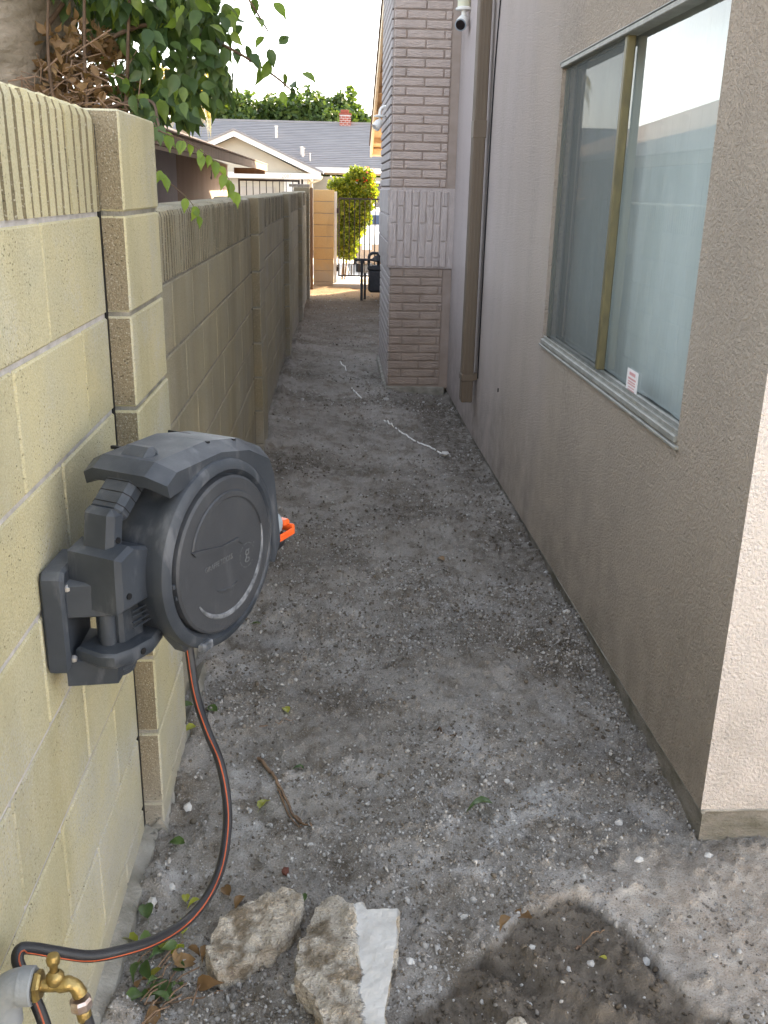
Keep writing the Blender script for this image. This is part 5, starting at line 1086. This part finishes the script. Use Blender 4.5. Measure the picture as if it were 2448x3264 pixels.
for i, (x, y, z, s) in enumerate(((-6.2, 54, 3.0, 1.0), (-4.2, 53, 2.95, 1.0), (-2.5, 54, 2.95, .98), (-1.2, 53, 2.9, 1.0), (.05, 53, 3.05, .95), (1.25, 54, 2.6, .95), (2.2, 55, 1.7, .9))):
    t = thing('far_tree', names[i], 'tree', (x, y, -.7), g.uniform(0, 6), group='row of trees behind the far house')
    c = link('crown', tm[i % 2], t, (0, 0, z + 1.75), rz=i * 1.3); c.scale = (s * 1.25, s * 1.25, s * 1.12); link('trunk', tk, t)
# palm
pt = thing('palm_tree', 'palm with hanging golden dry fronds above the far roof', 'palm', (-4.6, 31, -.6))
MB().tube([(0, 0, 0), (.05, 0, 2.5), (-.05, 0, 5.2)], [.20, .16, .15], 10).build('trunk', 'bark', pt, 60)
g = np.random.default_rng(9); P = []; R = []; 
for k in range(22):
    a = g.uniform(0, 2 * PI); L = g.uniform(1.1, 1.7); base = np.array([-.05, 0, 5.2]); drop = g.uniform(.7, 1.5) if k < 15 else g.uniform(-.2, .5)
    fr = MB(); pts = []
    for i in range(9):
        f = i / 8; pts.append(Vector((base[0] + math.cos(a) * L * .72 * math.sin(f * 1.5), base[1] + math.sin(a) * L * .72 * math.sin(f * 1.5), base[2] + .30 * math.sin(f * PI) - drop * f ** 1.6)))
    fr.tube(pts, [.018 * (1 - .8 * i / 8) for i in range(9)], 5)
    for i in range(2, 9):
        d = (pts[i] - pts[i - 1]).normalized(); sd_ = d.cross(Vector((0, 0, 1))).normalized()
        for q in range(3):
            p = pts[i - 1].lerp(pts[i], q / 3)
            for s_ in (-1, 1):
                e = p + sd_ * s_ * .16 + d * .16 - Vector((0, 0, .24 + .1 * g.uniform())); w = d * .016
                fr.quad(p - w, p + w, e + w * .3, e - w * .3)
    fr.build('frond', 'palm', pt)
# flowering bush
bu = thing('flowering_bush', 'tall yellow green bush with red flowers behind the iron gate', 'bush', (.20, 21, -.3))
g = np.random.default_rng(13)
lobes = [(.0, 1.76), (.22, 1.96), (.42, 1.92), (-.18, 1.72), (.50, 1.66), (.28, 1.60), (.02, 1.40), (.42, 1.38), (-.16, 1.42), (.20, 1.15), (.36, 1.12), (.0, 1.02), (.12, .80), (.24, .90), (-.14, 1.10), (.46, 1.48), (.0, .60), (.12, .62), (-.12, .80), (-.15, .55), (.05, .42)]
def bush_cloud(name, n, mat, size, rr, pick=None):
    c = np.array([(x, g.uniform(-.12, .12), z) for x, z in (pick or lobes)]); k = g.integers(len(c), size=n); v = g.normal(size=(n, 3)); v /= np.linalg.norm(v, axis=1)[:, None]
    P = c[k] + v * (g.uniform(.35, 1.05, n) * rr)[:, None]; return scatter(name, qv, qf, rand_rot(n, g) * g.uniform(size * .6, size * 1.4, n)[:, None, None], P, mat)
link('foliage', bush_cloud('foliage', 12000, 'bush', .055, .21), bu, (0, 0, .16), kind='stuff')
link('flowers', bush_cloud('flowers', 90, 'flower', .05, .22, [(.46, 1.92), (.54, 1.66), (.48, 1.4), (.36, 1.1), (.50, 1.75)]), bu, (0, -.04, .16), kind='stuff')
MB().tube([(-.06, .05, 0), (-.02, .05, .5), (0, 0, 1.2)], [.02, .018, .015], 8).tube([(.0, .08, 0), (.05, .05, .5), (.12, 0, 1.1)], [.018, .015, .012], 8).build('stem', 'twig', bu, 60)
# white rock and lantern by the drive
b = bmesh.new(); bmesh.ops.create_icosphere(b, subdivisions=3, radius=1)
for v in b.verts: v.co *= 1 + .45 * fbm(np.array([v.co.x + 5]), np.array([v.co.y + v.co.z * 1.4]), 1.3, 3, 8)[0]; v.co.z = v.co.z * (1.25 if v.co.z > 0 else .5)
me = bpy.data.meshes.new('rock'); b.to_mesh(me); b.free(); me.materials.append(m('rock_w')); o = link('white_rock', me, None, (.21, 23.2, -.33), label='upright white rock standing beyond the iron gate', cat='rock'); o.scale = (.10, .09, .13)
t = thing('garden_lantern', 'small black garden lantern with pale panes behind the gate', 'lantern', (.385, 23.6, -.45))
MB().tube([(0, 0, 0), (0, 0, .26)], .02, 8).build('stem', 'iron', t); MB().box((0, 0, .36), (.085, .085, .13), .004).build('pane', 'white', t); MB().lathe([(.085, 0), (.075, .015), (.02, .06), (0, .065)], (0, 0, .435), n=8).build('cap', 'iron', t); MB().box((0, 0, .285), (.10, .10, .02), .003).build('base', 'iron', t)
# parked vehicle
van = thing('parked_van', 'white and beige van parked on the driveway behind the gate', 'van', (1.45, 27.6, -.63))
def vb(mb, name, mats, s=30, parent=van, **kw): return mb.build(name, mats, parent, s, **kw)
b = MB(); b.prism([(-1.5, .28), (-1.58, .40), (-1.55, .80), (2.8, .80), (2.8, .28)], lambda u, v, w: (w, u, v), -.88, .88, 0, .10); vb(b, 'lower_body', 'car_b', label='beige lower body')
b = MB(); b.prism([(-1.54, .80), (-1.50, .96), (-1.30, 1.24), (-.70, 1.62), (2.7, 1.66), (2.78, .80)], lambda u, v, w: (w * (1 - .10 * max(0, v - .95)), u, v), -.86, .86, 0, .07); vb(b, 'upper_body', 'car_w', label='white upper body')
b = MB(); b.prism([(-.62, 1.30), (.62, 1.30), (.54, 1.53), (-.54, 1.53)], lambda u, v, w: (u, -1.205 + (v - 1.3) * 1.55 + w, v), -.04, .02); vb(b, 'windscreen', 'car_glass')
b = MB(); b.prism([(-.80, .34), (.80, .34), (.80, .50), (-.80, .50)], lambda u, v, w: (u, w, v), -1.63, -1.53, 0, .02); vb(b, 'bumper', 'car_b')
for x in (-.62, .62): vb(MB().box((x, -1.56, .72), (.26, .05, .14), .02), 'headlight', 'white')
wm = MB().lathe([(0, -.10), (.20, -.10), (.30, -.09), (.33, -.05), (.33, .05), (.30, .09), (.20, .10), (0, .10)], (0, 0, 0), (1, 0, 0), 24).mesh('wheel', 'tyre', 40)
for x in (-.80, .80):
    for y in (-.95, 1.8): link('wheel', wm, van, (x, y, .33))

# ------------------------------------------------------------------ behind the viewer: unseen pale wall added to bounce sun into the passage
yw = MB().box((2.0, -9.0, 1.05), (24, .2, 2.3)).build('bounce_wall', 'wall_b', label='pale wall added behind the viewer to bounce sun into the passage', cat='wall')
